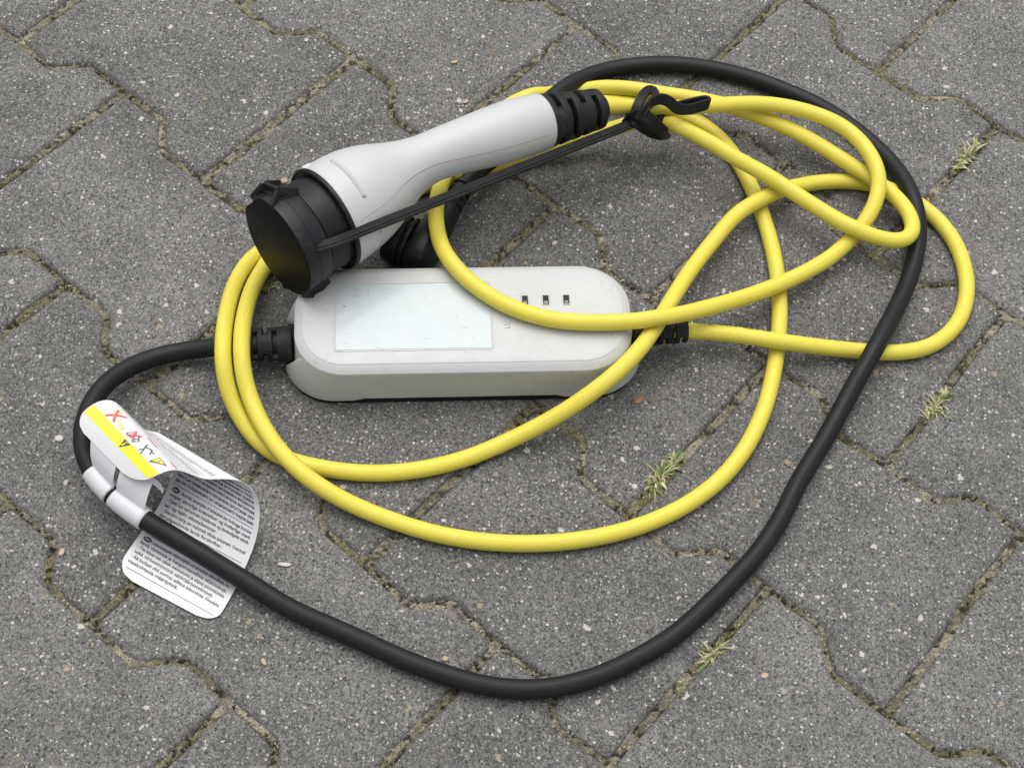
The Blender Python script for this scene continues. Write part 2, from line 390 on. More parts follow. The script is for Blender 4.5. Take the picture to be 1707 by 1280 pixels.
# ================================================================== PAVEMENT
TH, OX, OY = -0.6359, -392.98, 916.97 - YOFF
PIT, JOG, SL = 143.0, 23.0, 200.0
cT, sT = math.cos(TH), math.sin(TH)
def lat(u, v):
    return np.stack([OX + u * cT - v * sT, OY + u * sT + v * cT], -1)
CTRL = [(0,-1,0,30,70),(0,1,.5,204,152),(0,-1,1,339,300),(0,-1,3,1049,858),(0,1,3.5,1279,980),(0,-1,4,1480,1190),
 (1,1,1,592,96),(1,1,2,926,341),(1,-1,2.5,1087,499),(1,1,3,1281,608),(1,-1,3.5,1483,775),(1,1,4,1703,888),
 (2,1,1.5,963,41),(2,1,3.5,1678,524),(3,-1,2.5,1464,120),(3,1,3,1663,208),
 (-1,1,1,108,471),(-1,-1,1.5,247,640),(-1,-1,2.5,610,939),(-1,1,3,826,1077),(-1,-1,3.5,1017,1274),(-2,-1,2,150,1040),(-2,1,2.5,381,1166)]
c_src = np.array([lat(u * SL, z * PIT + sg * JOG / 2) for z, sg, u, _, _ in CTRL])
c_dst = np.array([at(x, y, -1.0)[:2] for *_, x, y in CTRL])
def warp(p):
    """the stones were laid a little unevenly: shift lattice points towards where the joints really run"""
    p = np.asarray(p, float); d = p[:, None, :] - c_src[None]; w = np.exp(-(d ** 2).sum(-1) / (2 * 45.0 ** 2))
    return p + (w[:, :, None] * (c_dst - c_src)[None]).sum(1) / (w.sum(1)[:, None] + 0.06)
def zig(z, u):
    """across-row position of zigzag joint z at along-row position u (mm)"""
    ph = (u / SL + (0.5 if z % 2 else 0.0)) % 1.0; d = np.abs(ph - 0.5)                  # d=.5 at T-right
    h = 0.049
    return z * PIT + JOG / 2 - JOG * np.clip((d - (0.25 - h)) / (2 * h), 0, 1)
NU, NE = 81, 61
def stone_outline(c, k, d, ju=0.0, jv=0.0):
    """outline of one stone drawn in by d mm (ju, jv: seeds of the edge wear)"""
    u0 = (k + (0.5 if c % 2 else 0.0)) * SL; u1 = u0 + SL; us = np.linspace(u0 + d, u1 - d, NU)
    w = lambda x, o, f: (fbm(x * f + o, np.full_like(x, o * 1.7), 4) - 0.5)
    lo = d + w(us, ju, 0.13) * 2.0 + w(us, ju + 40, 0.6) * 0.9; hi = d + w(us, jv, 0.13) * 2.0 + w(us, jv + 40, 0.6) * 0.9
    lo = lo - 0.55 - 0.9 * vnoise(np.array([c * 3.7 + k * 1.9]), np.array([5.5]))[0]; hi = hi - 0.55 - 0.9 * vnoise(np.array([c * 2.3 + k * 4.1]), np.array([9.5]))[0]
    sl = lambda z: np.sqrt(1 + np.gradient(zig(z, us), us) ** 2)
    left = np.stack([us, zig(c, us) + lo * sl(c)], 1); right = np.stack([us, zig(c + 1, us) - hi * sl(c + 1)], 1)
    def endl(a, b_, sg, o):
        vs = np.linspace(a[1], b_[1], NE); t = np.linspace(0, 1, NE); off = (w(vs, o, 0.13) * 2.4 + w(vs, o + 20, 0.6) * 1.1) * np.clip(np.minimum(t, 1 - t) * 12, 0, 1)
        return np.stack([a[0] + (b_[0] - a[0]) * t + sg * off, vs], 1)[1:-1]
    return np.vstack([left, endl(left[-1], right[-1], 1, ju + 9), right[::-1], endl(right[0], left[0], -1, jv + 9)])
def ring_smooth(P, it):
    for _ in range(it): P = P * 0.5 + (np.roll(P, 1, 0) + np.roll(P, -1, 0)) * 0.25
    return P
pavement = empty('pavement'); tag(pavement, 'grey concrete block pavement of interlocking I-shaped stones', None, None, 'structure')
n_st = 0; near_cells = set()
for c in range(-5, 6):
    for k in range(-3, 8):
        u_c = (k + (0.5 if c % 2 else 0.0) + 0.5) * SL; ctr = warp(lat(np.array([u_c]), np.array([(c + 0.5) * PIT])))[0]
        q = proj([[ctr[0], ctr[1], 0]])[0]
        if not (-420 < q[0] < 2130 and -380 < q[1] < 1750): continue
        near_cells.add((c, k)); ju, jv = random.uniform(0, 200), random.uniform(0, 200); gap = 1.75 + 1.3 * random.random(); rings = []
        for din, z in ((4.4, 0.0), (3.1, -0.25), (1.5, -1.3), (0.5, -3.0), (0.0, -6.0), (-0.3, -30.0)):
            uv_ = stone_outline(c, k, gap + din, ju, jv); P = warp(lat(uv_[:, 0], uv_[:, 1])); P = ring_smooth(P, 3)
            zz = z + (0 if z == 0 else (fbm(P[:, 0] * 0.3, P[:, 1] * 0.3, 2) - 0.5) * 0.6)
            rings.append(np.column_stack([P, np.full(len(P), 0.0) + zz]))
        if 0.5 * np.sum(P[:, 0] * np.roll(P[:, 1], -1) - np.roll(P[:, 0], -1) * P[:, 1]) < 0: rings = [r_[::-1] for r_ in rings]
        tilt = (random.uniform(-.004, .004), random.uniform(-.004, .004)); dz = random.uniform(-0.9, 0.3)
        V = np.vstack(rings); V[:, 2] += dz + (V[:, 0] - ctr[0]) * tilt[0] + (V[:, 1] - ctr[1]) * tilt[1]
        m = len(P); F = [list(range(m))]
        for i in range(len(rings) - 1):
            for j in range(m): F.append([i * m + j, (i + 1) * m + j, (i + 1) * m + (j + 1) % m, i * m + (j + 1) % m])
        me = bpy.data.meshes.new('paving_stone')
        o = bpy.data.objects.new('paving_stone', me); link(o, pavement); o.location = Vector((ctr[0], ctr[1], 0)) * MM
        V[:, :2] -= ctr
        me.from_pydata((V * MM).tolist(), [], F); me.update(); me.materials.append(MAT['paving_concrete'])
        me.polygons.foreach_set('use_smooth', [False] + [True] * (len(F) - 1)); n_st += 1

# the same stones carry on all round, out of the picture: one joined part
fv = []; ff = []
_NU, _NE = NU, NE; NU, NE = 25, 3
for c in range(-24, 26):
    for k in range(-20, 24):
        if (c, k) in near_cells: continue
        pc = lat(np.array([(k + (0.5 if c % 2 else 0) + .5) * SL]), np.array([(c + .5) * PIT]))[0]
        if np.hypot(*pc) > 3300: continue
        rr = []; dz = rng.uniform(-.9, .3)
        for d, z in ((6.5, 0.0), (3.6, -1.2), (2.3, -6.0), (2.2, -26.0)):
            q = stone_outline(c, k, d, 0, 0); P = warp(lat(q[:, 0], q[:, 1])); rr.append(np.column_stack([P, np.full(len(P), z + dz)]))
        if 0.5 * np.sum(P[:, 0] * np.roll(P[:, 1], -1) - np.roll(P[:, 0], -1) * P[:, 1]) < 0: rr = [r_[::-1] for r_ in rr]
        m = len(P); b = len(fv); fv += np.vstack(rr).tolist(); ff.append([b + j for j in range(m)])
        for i in range(3):
            for j in range(m): ff.append([b + i * m + j, b + (i + 1) * m + j, b + (i + 1) * m + (j + 1) % m, b + i * m + (j + 1) % m])
NU, NE = _NU, _NE
tag(mesh('outer_paving_stones', fv, ff, 'paving_concrete', pavement, smooth=False), None, None, None, 'stuff')

# earth bed in the joints: a fine displaced sheet that follows every joint
def joint_earth():
    gx = np.arange(-640, 640, 1.5); gy = np.arange(-430, 620, 1.5); X, Y = np.meshgrid(gx, gy, indexing='ij')
    ulo = []
    # sample all joint lines (zigzags and straight joints)
    pts = []
    for z in range(-4, 6):
        us = np.arange(-500, 1500, 1.5); pts.append(lat(us, zig(z, us)))
        for k in range(-3, 8):
            u = (k + (0.5 if z % 2 else 0.0)) * SL; vs = np.linspace(z * PIT - JOG / 2, (z + 1) * PIT + JOG / 2, 110); pts.append(lat(np.full(110, u), vs))
    J = warp(np.vstack(pts))
    occ = np.zeros(X.shape, bool); dist = np.full(X.shape, 99.0)
    ix = np.round((J[:, 0] - gx[0]) / 1.5).astype(int); iy = np.round((J[:, 1] - gy[0]) / 1.5).astype(int)
    ok = (ix > 8) & (ix < len(gx) - 9) & (iy > 8) & (iy < len(gy) - 9); ix = ix[ok]; iy = iy[ok]; J = J[ok]
    for a in range(-6, 7):
        for b in range(-6, 7):
            if a * a + b * b <= 36:
                occ[ix + a, iy + b] = True; dd = np.hypot(gx[ix + a] - J[:, 0], gy[iy + b] - J[:, 1]); np.minimum.at(dist, (ix + a, iy + b), dd)
    q = proj(np.column_stack([X.ravel(), Y.ravel(), np.zeros(X.size)])).reshape(*X.shape, 2)
    occ &= (q[..., 0] > -160) & (q[..., 0] < 1870) & (q[..., 1] > -140) & (q[..., 1] < 1420)
    big = fbm(X * 0.012, Y * 0.012, 3); med = fbm(X * 0.06 + 9, Y * 0.06, 3); fine = fbm(X * 0.35, Y * 0.35 + 40, 3)
    crack = np.abs(fbm(X * 0.09 + 70, Y * 0.09 + 20, 3) - 0.5)
    edge = np.clip((dist - 1.3 - 2.4 * fbm(X * 0.05 + 120, Y * 0.05 + 60, 3)) / 1.3, 0, 1)
    Z = -2.0 + (big - 0.5) * 4.0 + (med - 0.5) * 4.5 + (fine - 0.5) * 2.6 - np.clip(0.035 - crack, 0, 1) * 150 - edge * 2.6 * np.clip(fbm(X * 0.03 + 7, Y * 0.03 + 90, 3) * 3.2 - 0.8, 0.1, 1)
    Z = np.minimum(Z, -0.4)
    idx = -np.ones(X.shape, int); idx[occ] = np.arange(occ.sum())
    full = occ[:-1, :-1] & occ[1:, :-1] & occ[1:, 1:] & occ[:-1, 1:]
    a = idx[:-1, :-1][full]; b = idx[1:, :-1][full]; c_ = idx[1:, 1:][full]; d = idx[:-1, 1:][full]
    V = np.column_stack([X[occ], Y[occ], Z[occ]]); F = np.column_stack([a, b, c_, d])
    o = mesh('joint_soil', V, F.tolist(), 'joint_earth', None, smooth=False, loc=(0, 0, 0)); tag(o, None, None, None, 'stuff')
    o['label'] = 'brown earth and moss filling the joints between the paving stones'
    # crumbs of earth and grit lying in the joints
    sel = rng.choice(len(V), 9000, replace=False); mb = MB(); mg = MB()
    for i in sel:
        p = V[i]; r = rng.uniform(0.3, 1.2)
        a_ = rng.normal(size=(6, 3)) * 0.18 + np.array([[1, 0, 0], [-1, 0, 0], [0, 1, 0], [0, -1, 0], [0, 0, .8], [0, 0, -.8]])
        (mg if rng.random() < 0.22 else mb).add(p + a_ * r + np.array([0, 0, r * 0.3]), [[0, 2, 4], [2, 1, 4], [1, 3, 4], [3, 0, 4], [2, 0, 5], [1, 2, 5], [3, 1, 5], [0, 3, 5]])
    tag(mb.build('earth_crumbs', 'joint_earth', None, loc=(0, 0, 0)), 'small crumbs of earth scattered along the joints', None, None, 'stuff')
    tag(mg.build('joint_grit', 'pebble_grey', None, loc=(0, 0, 0)), 'pale grit grains scattered along the joints', None, None, 'stuff')
    # moss: thousands of tiny tufted faces where the joints are damp
    w = np.clip(fbm(V[:, 0] * 0.02 + 33, V[:, 1] * 0.02 + 8, 3) - 0.46, 0, 1); w = w / w.sum()
    sel = rng.choice(len(V), 14000, replace=False, p=w); mv = []; mf = []
    for i in sel:
        p = V[i] + np.array([0, 0, 0.2]); n_ = rng.normal(size=3); n_[2] = abs(n_[2]) + 0.6; n_ = unit(n_) * rng.uniform(0.5, 1.3); s_ = unit(np.cross(n_, rng.normal(size=3))) * rng.uniform(0.25, 0.5)
        b0 = len(mv); mv += [p - s_, p + s_, p + n_]; mf.append([b0, b0 + 1, b0 + 2])
    tag(mesh('moss', mv, mf, 'moss_green', None, smooth=False, loc=(0, 0, 0)), 'olive green moss growing in the joints', None, None, 'stuff')
joint_earth()
# ground sheet under and beyond the paving
gv = []; gf = []
ground = mesh('ground', [(-60000, -60000, -9), (60000, -60000, -9), (60000, 60000, -9), (-60000, 60000, -9)], [[0, 1, 2, 3]], 'joint_earth', None, smooth=False, loc=(0, 0, -9))
tag(ground, None, None, None, 'structure')

# ================================================================== CHARGER
charger = empty('portable_charger', at(760, 560, 0)); tag(charger, 'portable electric car charger with white control box, white plug and coiled yellow and black cables', 'charger')

# ---- control box
BT = math.radians(7.6); BU = np.array([math.cos(BT), math.sin(BT), 0]); BN = np.array([-math.sin(BT), math.cos(BT), 0]); BZ = np.array([0, 0, 1.0])
OFFW = np.array([0, -YOFF, 0]) * 0
_b0 = np.array([0, -YOFF, 0])
def bx(u, n, z):
    """control box coordinates: u from its centre along its length, n across, z up"""
    return _b0 + BU * (50 + u) + BN * (667.5 + n) + BZ * z
HL, HW = 118.0, 43.2
def box_outline(dx, dy, rc, z=None, nseg=44):
    """rounded rectangle half sizes HL-dx, HW-dy; with z given the ends are scooped in round the cable entry"""
    a, b = HL - dx, HW - dy; pts = []
    def arc(cx, cy, a0):
        out = []
        for k in range(nseg + 1):
            t = a0 + math.pi / 2 * k / nseg; out.append((cx + rc * math.cos(t), cy + rc * math.sin(t)))
        return out
    t = 1.0 if z is None else float(np.clip((z - 10) / 24, 0, 1))
    outer = lambda y: a - rc + np.sqrt(np.maximum(0, rc * rc - np.maximum(0, abs(y) - (b - rc)) ** 2))
    yc = 18.0 + 11.0 * t                                           # the recess widens upwards, its edge is a step
    ys = np.linspace(-yc, yc, 33)
    if z is None: ex = outer(ys)
    else:
        dc, de = 8.0 * (1 - t) + 0.7 * t, 5.5 * (1 - t) + 1.5 * t
        if z > 34: dc = de = 0.0
        yi = ys * (1 - 0.9 / yc); ex = outer(yi) - (dc + (de - dc) * (yi / yc) ** 2); ys = yi.copy()
        ex = np.r_[outer(np.array([-yc])), ex[1:-1], outer(np.array([yc]))]; ys = np.r_[-yc, ys[1:-1], yc]
    t0 = math.asin(min(1, max(0, (yc - (b - rc)) / rc)))
    tt = np.linspace(t0, math.pi / 2, nseg + 2)[1:]
    arc_ = [(a - rc + rc * math.cos(q), b - rc + rc * math.sin(q)) for q in tt]
    pts = list(zip(ex, ys)) + arc_ + [(x, b) for x in np.linspace(a - rc, -(a - rc), 30)[1:-1]] + [(-x, y) for x, y in arc_[::-1]]
    pts += [(-x, y) for x, y in zip(ex[::-1], ys[::-1])] + [(-x, -y) for x, y in arc_] + [(x, -b) for x in np.linspace(-(a - rc), a - rc, 30)[1:-1]] + [(x, -y) for x, y in arc_[::-1]]
    P = np.array(pts); P[:, 0] *= np.where(P[:, 0] > 0, 1 + 5.5 / HL, 1.0); return P      # the cable end is a little longer
V = []; prof = [(2.0, 2.2, 3.6, 1), (0.4, 0.3, 4.0, 1), (0.0, 0.0, 4.8, 1)]      # (inset ends, inset sides, z, scooped)
for z in np.linspace(7, 34.6, 22): t = max(0, (z - 8) / 26.6); prof.append((8.0 * t ** 1.4, 0.8 * t, z, 1))
prof += [(8.4, 1.1, 35.5, 0), (9.2, 1.9, 36.2, 0), (12, 4.9, 38.6, 0), (13, 5.9, 39.0, 0), (13.5, 6.4, 39.5, 0), (14.4, 7.3, 39.8, 0), (18, 11, 40.15, 0)]
N0 = None
for dx, dy, z, sc in prof:
    o_ = box_outline(dx, dy, 34 - dy, z if sc else None)
    if N0 is None: N0 = len(o_)
    zz = np.full(N0, float(z))
    if z < 5:   # the shell rim steps up along the middle of the box
        zz += 3.2 * np.clip((HL - 48 - np.abs(o_[:, 0])) / 8, 0, 1)
    V += [bx(x, y, q) for (x, y), q in zip(o_, zz)]
F = []
for i in range(len(prof) - 1):
    for j in range(N0): F.append([i * N0 + j, i * N0 + (j + 1) % N0, (i + 1) * N0 + (j + 1) % N0, (i + 1) * N0 + j])
F.append([(len(prof) - 1) * N0 + j for j in range(N0)])
box_o = mesh('control_box', V, F, 'housing_plastic', charger); box_o['label'] = 'white plastic control box with display panel and three dark windows'
fix_normals(box_o); sharp(box_o, 20)
# black base under the shell
V = []; bp = [(4, 3.0, 31, 0.0), (1.6, 0.8, 32, 0.6), (1.4, 0.5, 33, 6.5), (6, 6, 28, 8.2)]
for dx, dy, rc, z in bp: V += [bx(x, y, z) for x, y in box_outline(dx, dy, rc)]
F = [[j for j in range(N0)][::-1]]
for i in range(len(bp) - 1):
    for j in range(N0): F.append([i * N0 + j, i * N0 + (j + 1) % N0, (i + 1) * N0 + (j + 1) % N0, (i + 1) * N0 + j])
fix_normals(mesh('base_plate', V, F, 'black_plastic', box_o))
# display panel
def rrect(w, h, r, n=6):
    out = []
    for cx, cy, a0 in ((w / 2 - r, h / 2 - r, 0), (-w / 2 + r, h / 2 - r, 90), (-w / 2 + r, -h / 2 + r, 180), (w / 2 - r, -h / 2 + r, 270)):
        for k in range(n + 1):
            t = math.radians(a0 + 90 * k / n); out.append((cx + r * math.cos(t), cy + r * math.sin(t)))
    return out
def plate(cu, cn, w, h, r, z0, z1, name, mat, parent, bev=0.25):
    o1 = rrect(w, h, r); o2 = rrect(w - 2 * bev, h - 2 * bev, max(0.05, r - bev)); m = len(o1)
    V = [bx(cu + x, cn + y, z0) for x, y in o1] + [bx(cu + x, cn + y, z1 - bev) for x, y in o1] + [bx(cu + x, cn + y, z1) for x, y in o2]
    F = [[i * m + j, i * m + (j + 1) % m, (i + 1) * m + (j + 1) % m, (i + 1) * m + j] for i in range(2) for j in range(m)] + [[2 * m + j for j in range(m)]]
    return sharp(fix_normals(mesh(name, V, F, mat, parent)), 30)
def frame(cu, cn, w, h, r, t, z0, z1, name, mat, parent, bev=0.2):
    O = rrect(w, h, r); I = rrect(w - 2 * t, h - 2 * t, max(0.1, r - t)); Ob = rrect(w - 2 * bev, h - 2 * bev, max(.1, r - bev)); Ib = rrect(w - 2 * t + 2 * bev, h - 2 * t + 2 * bev, max(0.1, r - t + bev)); m = len(O)
    V = []
    for pts, z in ((O, z0), (O, z1 - bev), (Ob, z1), (Ib, z1), (I, z1 - bev), (I, z0)): V += [bx(cu + x, cn + y, z) for x, y in pts]
    F = [[i * m + j, i * m + (j + 1) % m, (i + 1) * m + (j + 1) % m, (i + 1) * m + j] for i in range(5) for j in range(m)]
    return sharp(fix_normals(mesh(name, V, F, mat, parent)), 30)
DU, DN, DW, DH = 18.8 - 50, 667.4 - 667.5, 103.0, 52.5
frame(DU, DN, DW + 2.6, DH + 2.6, 2.4, 1.2, 39.4, 40.5, 'display_rim', 'housing_plastic', box_o)
plate(DU, DN, DW, DH, 1.2, 39.5, 40.42, 'display_panel', 'display_film', box_o)['label'] = 'glossy pale display panel with scuffs'
for cu in (80.2, 94.0, 108.0, 121.8):
    w_ = frame(cu - 50, 678.7 - 667.5, 5.4, 8.6, 1.0, 0.75, 39.5, 40.75, 'indicator_window', 'housing_plastic', box_o)
    # panes lie inside the frame, one level below the window would exceed three levels, so they join the box
    plate(cu - 50, 678.7 - 667.5 + 0.0, 3.9, 7.1, 0.2, 39.5, 40.42, 'window_pane', 'window_dark', box_o, 0.05)
    plate(cu - 50, 678.7 - 667.5 - 1.9, 2.3, 2.0, 0.2, 39.5, 40.5, 'window_reflector', 'window_light', box_o, 0.05)
# raised symbols beside the windows
for cu, bars in ((81, ((0, 3, 4, 1), (0, 0, 4, 1), (0, -3, 4, 1), (-2, 1.5, 1, 3.5), (2, 1.5, 1, 3), (2, -1.5, 1, 3.4))), (95, ((0, 3, 4, 1), (-2, 1.5, 1, 3), (2, -0.5, 1, 6), (0, 0, 3, 1))), (102, ((0, 2.8, 3, 1), (1.8, 0, 1, 6))), (109, ((0, 3, 4, 1), (2, 1.5, 1, 3), (0, 0, 4, 1), (-2, -1.5, 1, 3), (0, -3, 4, 1)))):
    mb = MB()
    for x, y, w_, h_ in bars: mb.box(bx(cu - 50 + x * .8, 664.5 - 667.5 + y * .8 - 5, 40.35), BU, BN, BZ, w_ * .8, h_ * .8, 0.5)
    mb.build('embossed_symbol', 'housing_plastic', box_o)

# ---- ribbed strain reliefs
def relief(name, p0, p1, r0, r1, nrib, mat, parent, core=0.78, duty=0.6, sleeve=0.12, rot=0.0, slots=3):
    """rubber sleeve whose ribs are joined by alternating bridges"""
    p0 = np.asarray(p0, float); p1 = np.asarray(p1, float); ax = p1 - p0; L = np.linalg.norm(ax); ax /= L
    up = np.array([0, 0, 1.0]) - ax * ax[2]; up = unit(up); sd_ = np.cross(ax, up)
    R = lambda s: r0 + (r1 - r0) * s / L
    mb = MB(); mb.lathe(p0, ax, up, [(0, R(0) * core), (L, R(L) * core)], 40, True, True)
    s0 = sleeve * L
    if sleeve: mb.lathe(p0, ax, up, [(0, R(0) * core), (0, R(0) * .97), (0.6, R(0)), (s0 - 0.6, R(s0)), (s0, R(s0) * .97), (s0, R(s0) * core)], 48)
    pit = (L - s0) / nrib
    for i in range(nrib):
        a = s0 + pit * (i + (1 - duty) if sleeve else i); b = a + pit * duty; e = min(0.7, pit * duty * 0.3)
        ra, rb = R(a), R(b)
        mb.lathe(p0, ax, up, [(a, ra * core), (a, ra - e), (a + e * .4, ra - e * .25), (a + e, ra), (b - e, rb), (b - e * .4, rb - e * .25), (b, rb - e), (b, rb * core)], 48)
        # bridges to the next rib: two opposite, turned by a quarter from gap to gap
        g0 = a - pit * (1 - duty) if sleeve else a + pit * duty; g1 = g0 + pit * (1 - duty)
        if not sleeve and i == nrib - 1: continue
        for half in (0, 1):
            th0 = rot + (i % 2) * math.pi / 2 + half * math.pi
            half_w = 0.62; n = 9; vv = []
            for s_ in (g0 - 0.3, g1 + 0.3):
                for rr in (core * .95, 0.985):
                    for k in range(n):
                        th = th0 - half_w + 2 * half_w * k / (n - 1); vv.append(p0 + ax * s_ + (up * math.cos(th) + sd_ * math.sin(th)) * R(s_) * rr)
            ff = []
            for k in range(n - 1): ff += [[n + k, n + k + 1, 3 * n + k + 1, 3 * n + k]]
            ff += [[0, n, 3 * n, 2 * n], [n - 1, 3 * n - 1, 4 * n - 1, 2 * n - 1]]
            mb.add(vv, ff)
    o = mb.build(name, mat, parent); fix_normals(o); return sharp(o, 45)
relief('strain_relief', bx(-112, -7.0, 20), bx(-148, -7.6, 19.5), 12.2, 10.2, 4, 'relief_rubber', box_o, sleeve=0.27, duty=0.55, core=0.68, rot=1.0)
relief('strain_relief', bx(117, -2, 20), bx(155, -1.3, 20), 10.6, 8.6, 5, 'relief_rubber', box_o, sleeve=0.26, duty=0.58, core=0.66, rot=0.6)

# ---- charging plug (white handle)
PHI = math.radians(36)
PC = at(545, 365, 67)                                   # centre of the collar
ax_pts = [(545, 365, 67, 36.6), (556, 357, 67, 36.7), (577, 342, 67, 36.0), (597, 330, 67.3, 35.0), (615, 318, 67.8, 33.0), (632, 308, 68.4, 30.2), (649, 298, 69, 26.6), (665, 288, 70, 22.8), (682, 279, 71, 19.9), (700, 270, 71.6, 17.9), (717, 262, 72, 17.4), (740, 253, 72, 17.7), (765, 245, 71.5, 18.4), (790, 237, 70.3, 19.4), (815, 230, 68.8, 20.4), (840, 222, 67, 21.1), (862, 214.5, 65.2, 21.4), (884, 208.5, 63.4, 21.0), (903, 203.5, 61.8, 20.2)]
A = np.array([np.r_[at(x, y, z), r] for x, y, z, r in ax_pts])
A[:, :3] = smoothc(A[:, :3], 0.8)
A = resample(catmull(A, 10), 2.0); A[:, :3] = smoothc(A[:, :3], 3); A[:, 3] = smoothc(A[:, 3:4], 2)[:, 0]
FC = at(462, 412, 69.5)
axis0 = unit(FC - A[0, :3])      # collar -> cap face
vcam = unit(np.array([0, -YOFF, CH]) - PC)
d_b = unit(np.cross(-axis0, vcam)); d_t = -d_b             # round the head: lower and upper silhouette
Tn, Nn, Bn = frames(A[:, :3], d_t)
for i in range(12):
    Tn[i] = unit(-axis0 * (1 - i / 12) + Tn[i] * i / 12); Nn[i] = unit(Nn[i] - Tn[i] * (Nn[i] @ Tn[i])); Bn[i] = np.cross(Tn[i], Nn[i])
SEG = 72; V = []; F = []
ring_i = []
def add_ring(c, n_, b_, r):
    base = len(V)
    for k in range(SEG):
        th = 2 * math.pi * k / SEG; V.append(c + (n_ * math.cos(th) + b_ * math.sin(th)) * r)
    ring_i.append(base)
add_ring(A[0, :3] + Tn[0] * 0.6, Nn[0], Bn[0], 33.0); add_ring(A[0, :3], Nn[0], Bn[0], 33.4); add_ring(A[0, :3] , Nn[0], Bn[0], A[0, 3] - 0.5); add_ring(A[0, :3] + Tn[0] * .5, Nn[0], Bn[0], A[0, 3])
for i in range(1, len(A)): add_ring(A[i, :3], Nn[i], Bn[i], A[i, 3])
e_ = len(A) - 1
add_ring(A[e_, :3] + Tn[e_] * 0.7, Nn[e_], Bn[e_], A[e_, 3] - 0.7); add_ring(A[e_, :3] + Tn[e_] * .7, Nn[e_], Bn[e_], 12)
for a_, b_ in zip(ring_i[:-1], ring_i[1:]):
    for k in range(SEG): F.append([a_ + k, a_ + (k + 1) % SEG, b_ + (k + 1) % SEG, b_ + k])
plug_o = mesh('charging_plug', V, F, 'handle_plastic', charger); plug_o['label'] = 'white charging plug with curved handle'
fix_normals(plug_o); sharp(plug_o, 50)
plug_bvh = BVHTree.FromPolygons([Vector(v) for v in V], F)
def hit(x, y, bvh=None):
    a = Vector((0, -YOFF, CH)); d = (Vector(at(x, y, 0)) - a).normalized(); h = (bvh or plug_bvh).ray_cast(a, d)
    return (np.array(h[0]), np.array(h[1])) if h[0] is not None else None
def surface_line(pxs, name, r, mat, parent, sink=0.0, step=1.5, sig=2.0):
    P = []
    C2 = resample(catmull(np.array([(x, y, 0) for x, y in pxs], float), 12), 3.0)
    for x, y, _ in C2:
        h = hit(x, y)
        if h: n_ = h[1] if h[1] @ vcam > 0 else -h[1]; P.append(h[0] - n_ * sink)
    P = smoothc(resample(np.array(P), step), sig)
    return tube(name, P, r, mat, parent, seg=8)
surface_line([(589, 378), (604, 367), (621, 355), (646, 338), (662, 321), (678, 304), (698, 289), (719, 278), (744, 270), (777, 263.5), (795, 259), (826, 252), (858, 243.5), (885, 235.5), (905, 229), (914, 226)], 'parting_line', 0.28, 'groove_shade', plug_o, 0.16)
surface_line([(553, 268), (567, 277), (581, 290), (594, 306), (603, 319), (608, 328)], 'grip_ridge', 2.2, 'handle_plastic', plug_o, 1.1)
surface_line([(634, 386), (633, 394), (631, 403), (627, 413)], 'grip_ridge', 1.7, 'handle_plastic', plug_o, 0.6)
# small alignment nub on the rim
th_n = d_t; mb = MB(); cN = A[0, :3] + Tn[0] * 5 + unit(d_t + 0.12 * vcam) * 36.8
mb.box(cN, Tn[0], np.cross(Tn[0], d_t), d_t, 8, 9, 2.6, 0.7); mb.build('alignment_nub', 'handle_plastic', plug_o, bevel=0.6)
# black flange and barrel
mb = MB(); mb.lathe(A[0, :3], axis0, d_t, [(-0.4, 32.4), (-0.4, 36.6), (0.0, 37.3), (1.6, 37.5), (2.6, 37.0), (2.9, 36.2), (2.5, 35.6), (1.6, 35.4), (1.4, 32.3)], 72)
sharp(fix_normals(mb.build('flange', 'black_plastic', plug_o)), 50)
mb = MB(); mb.lathe(A[0, :3], axis0, d_t, [(0.4, 32.6), (19, 32.4), (19, 25)], 72); sharp(fix_normals(mb.build('barrel', 'black_plastic', plug_o)), 50)
p_end = at(1006, 179.5, 54)
relief('strain_relief', A[-1, :3], p_end, 19.6, 14.0, 5, 'relief_rubber', plug_o, core=0.64, sleeve=0.0, duty=0.6, rot=0.9)

# ---- mains plug (black, lies under the white plug)
M0 = at(706, 416, 17); M1 = at(762, 327, 14); mdir = unit((M1 - M0) * np.array([1, 1, 0.4])); mside = unit(np.cross(np.array([0, 0, 1.0]), mdir)); mup = np.cross(mdir, mside)
V = []; F = []
secs = [(-19, 6, 8, 0), (-17.5, 8.5, 13, 0), (-12, 10, 17, 0), (0, 10.5, 18.5, 0), (10, 10.5, 17.5, 0), (20, 10, 14, -2), (28, 9.6, 11, -3), (34, 9.3, 9.6, -3), (40, 8.6, 8.8, -3)]
C0 = M0
for s_, hw, hh, dz in secs:
    for k in range(32):
        t_ = 2 * math.pi * k / 32; e = 0.55; x = math.copysign(abs(math.cos(t_)) ** e, math.cos(t_)); y = math.copysign(abs(math.sin(t_)) ** e, math.sin(t_))
        V.append(C0 + mdir * s_ + mside * x * hw + mup * (y * hh + dz * 0.3))
for i in range(len(secs) - 1):
    for k in range(32): F.append([i * 32 + k, i * 32 + (k + 1) % 32, (i + 1) * 32 + (k + 1) % 32, (i + 1) * 32 + k])
F.append(list(range(32))[::-1]); F.append([(len(secs) - 1) * 32 + k for k in range(32)])
mains = mesh('mains_plug', V, F, 'black_plastic', charger); mains['label'] = 'black angled mains plug half hidden under the white plug'
fix_normals(mains); sharp(mains, 50)
mb = MB(); mb.lathe(C0 + mside * 9, mside, mup, [(0, 12), (0, 18.2), (1, 18.8), (2.6, 18.8), (3.2, 18.0), (3.2, 16.5), (5.5, 16.2), (5.5, 18.0), (6.4, 18.5), (16, 17.4), (16.6, 16.8), (16.6, 5)], 48, False, True)
sharp(fix_normals(mb.build('plug_body', 'black_plastic', mains)), 45)
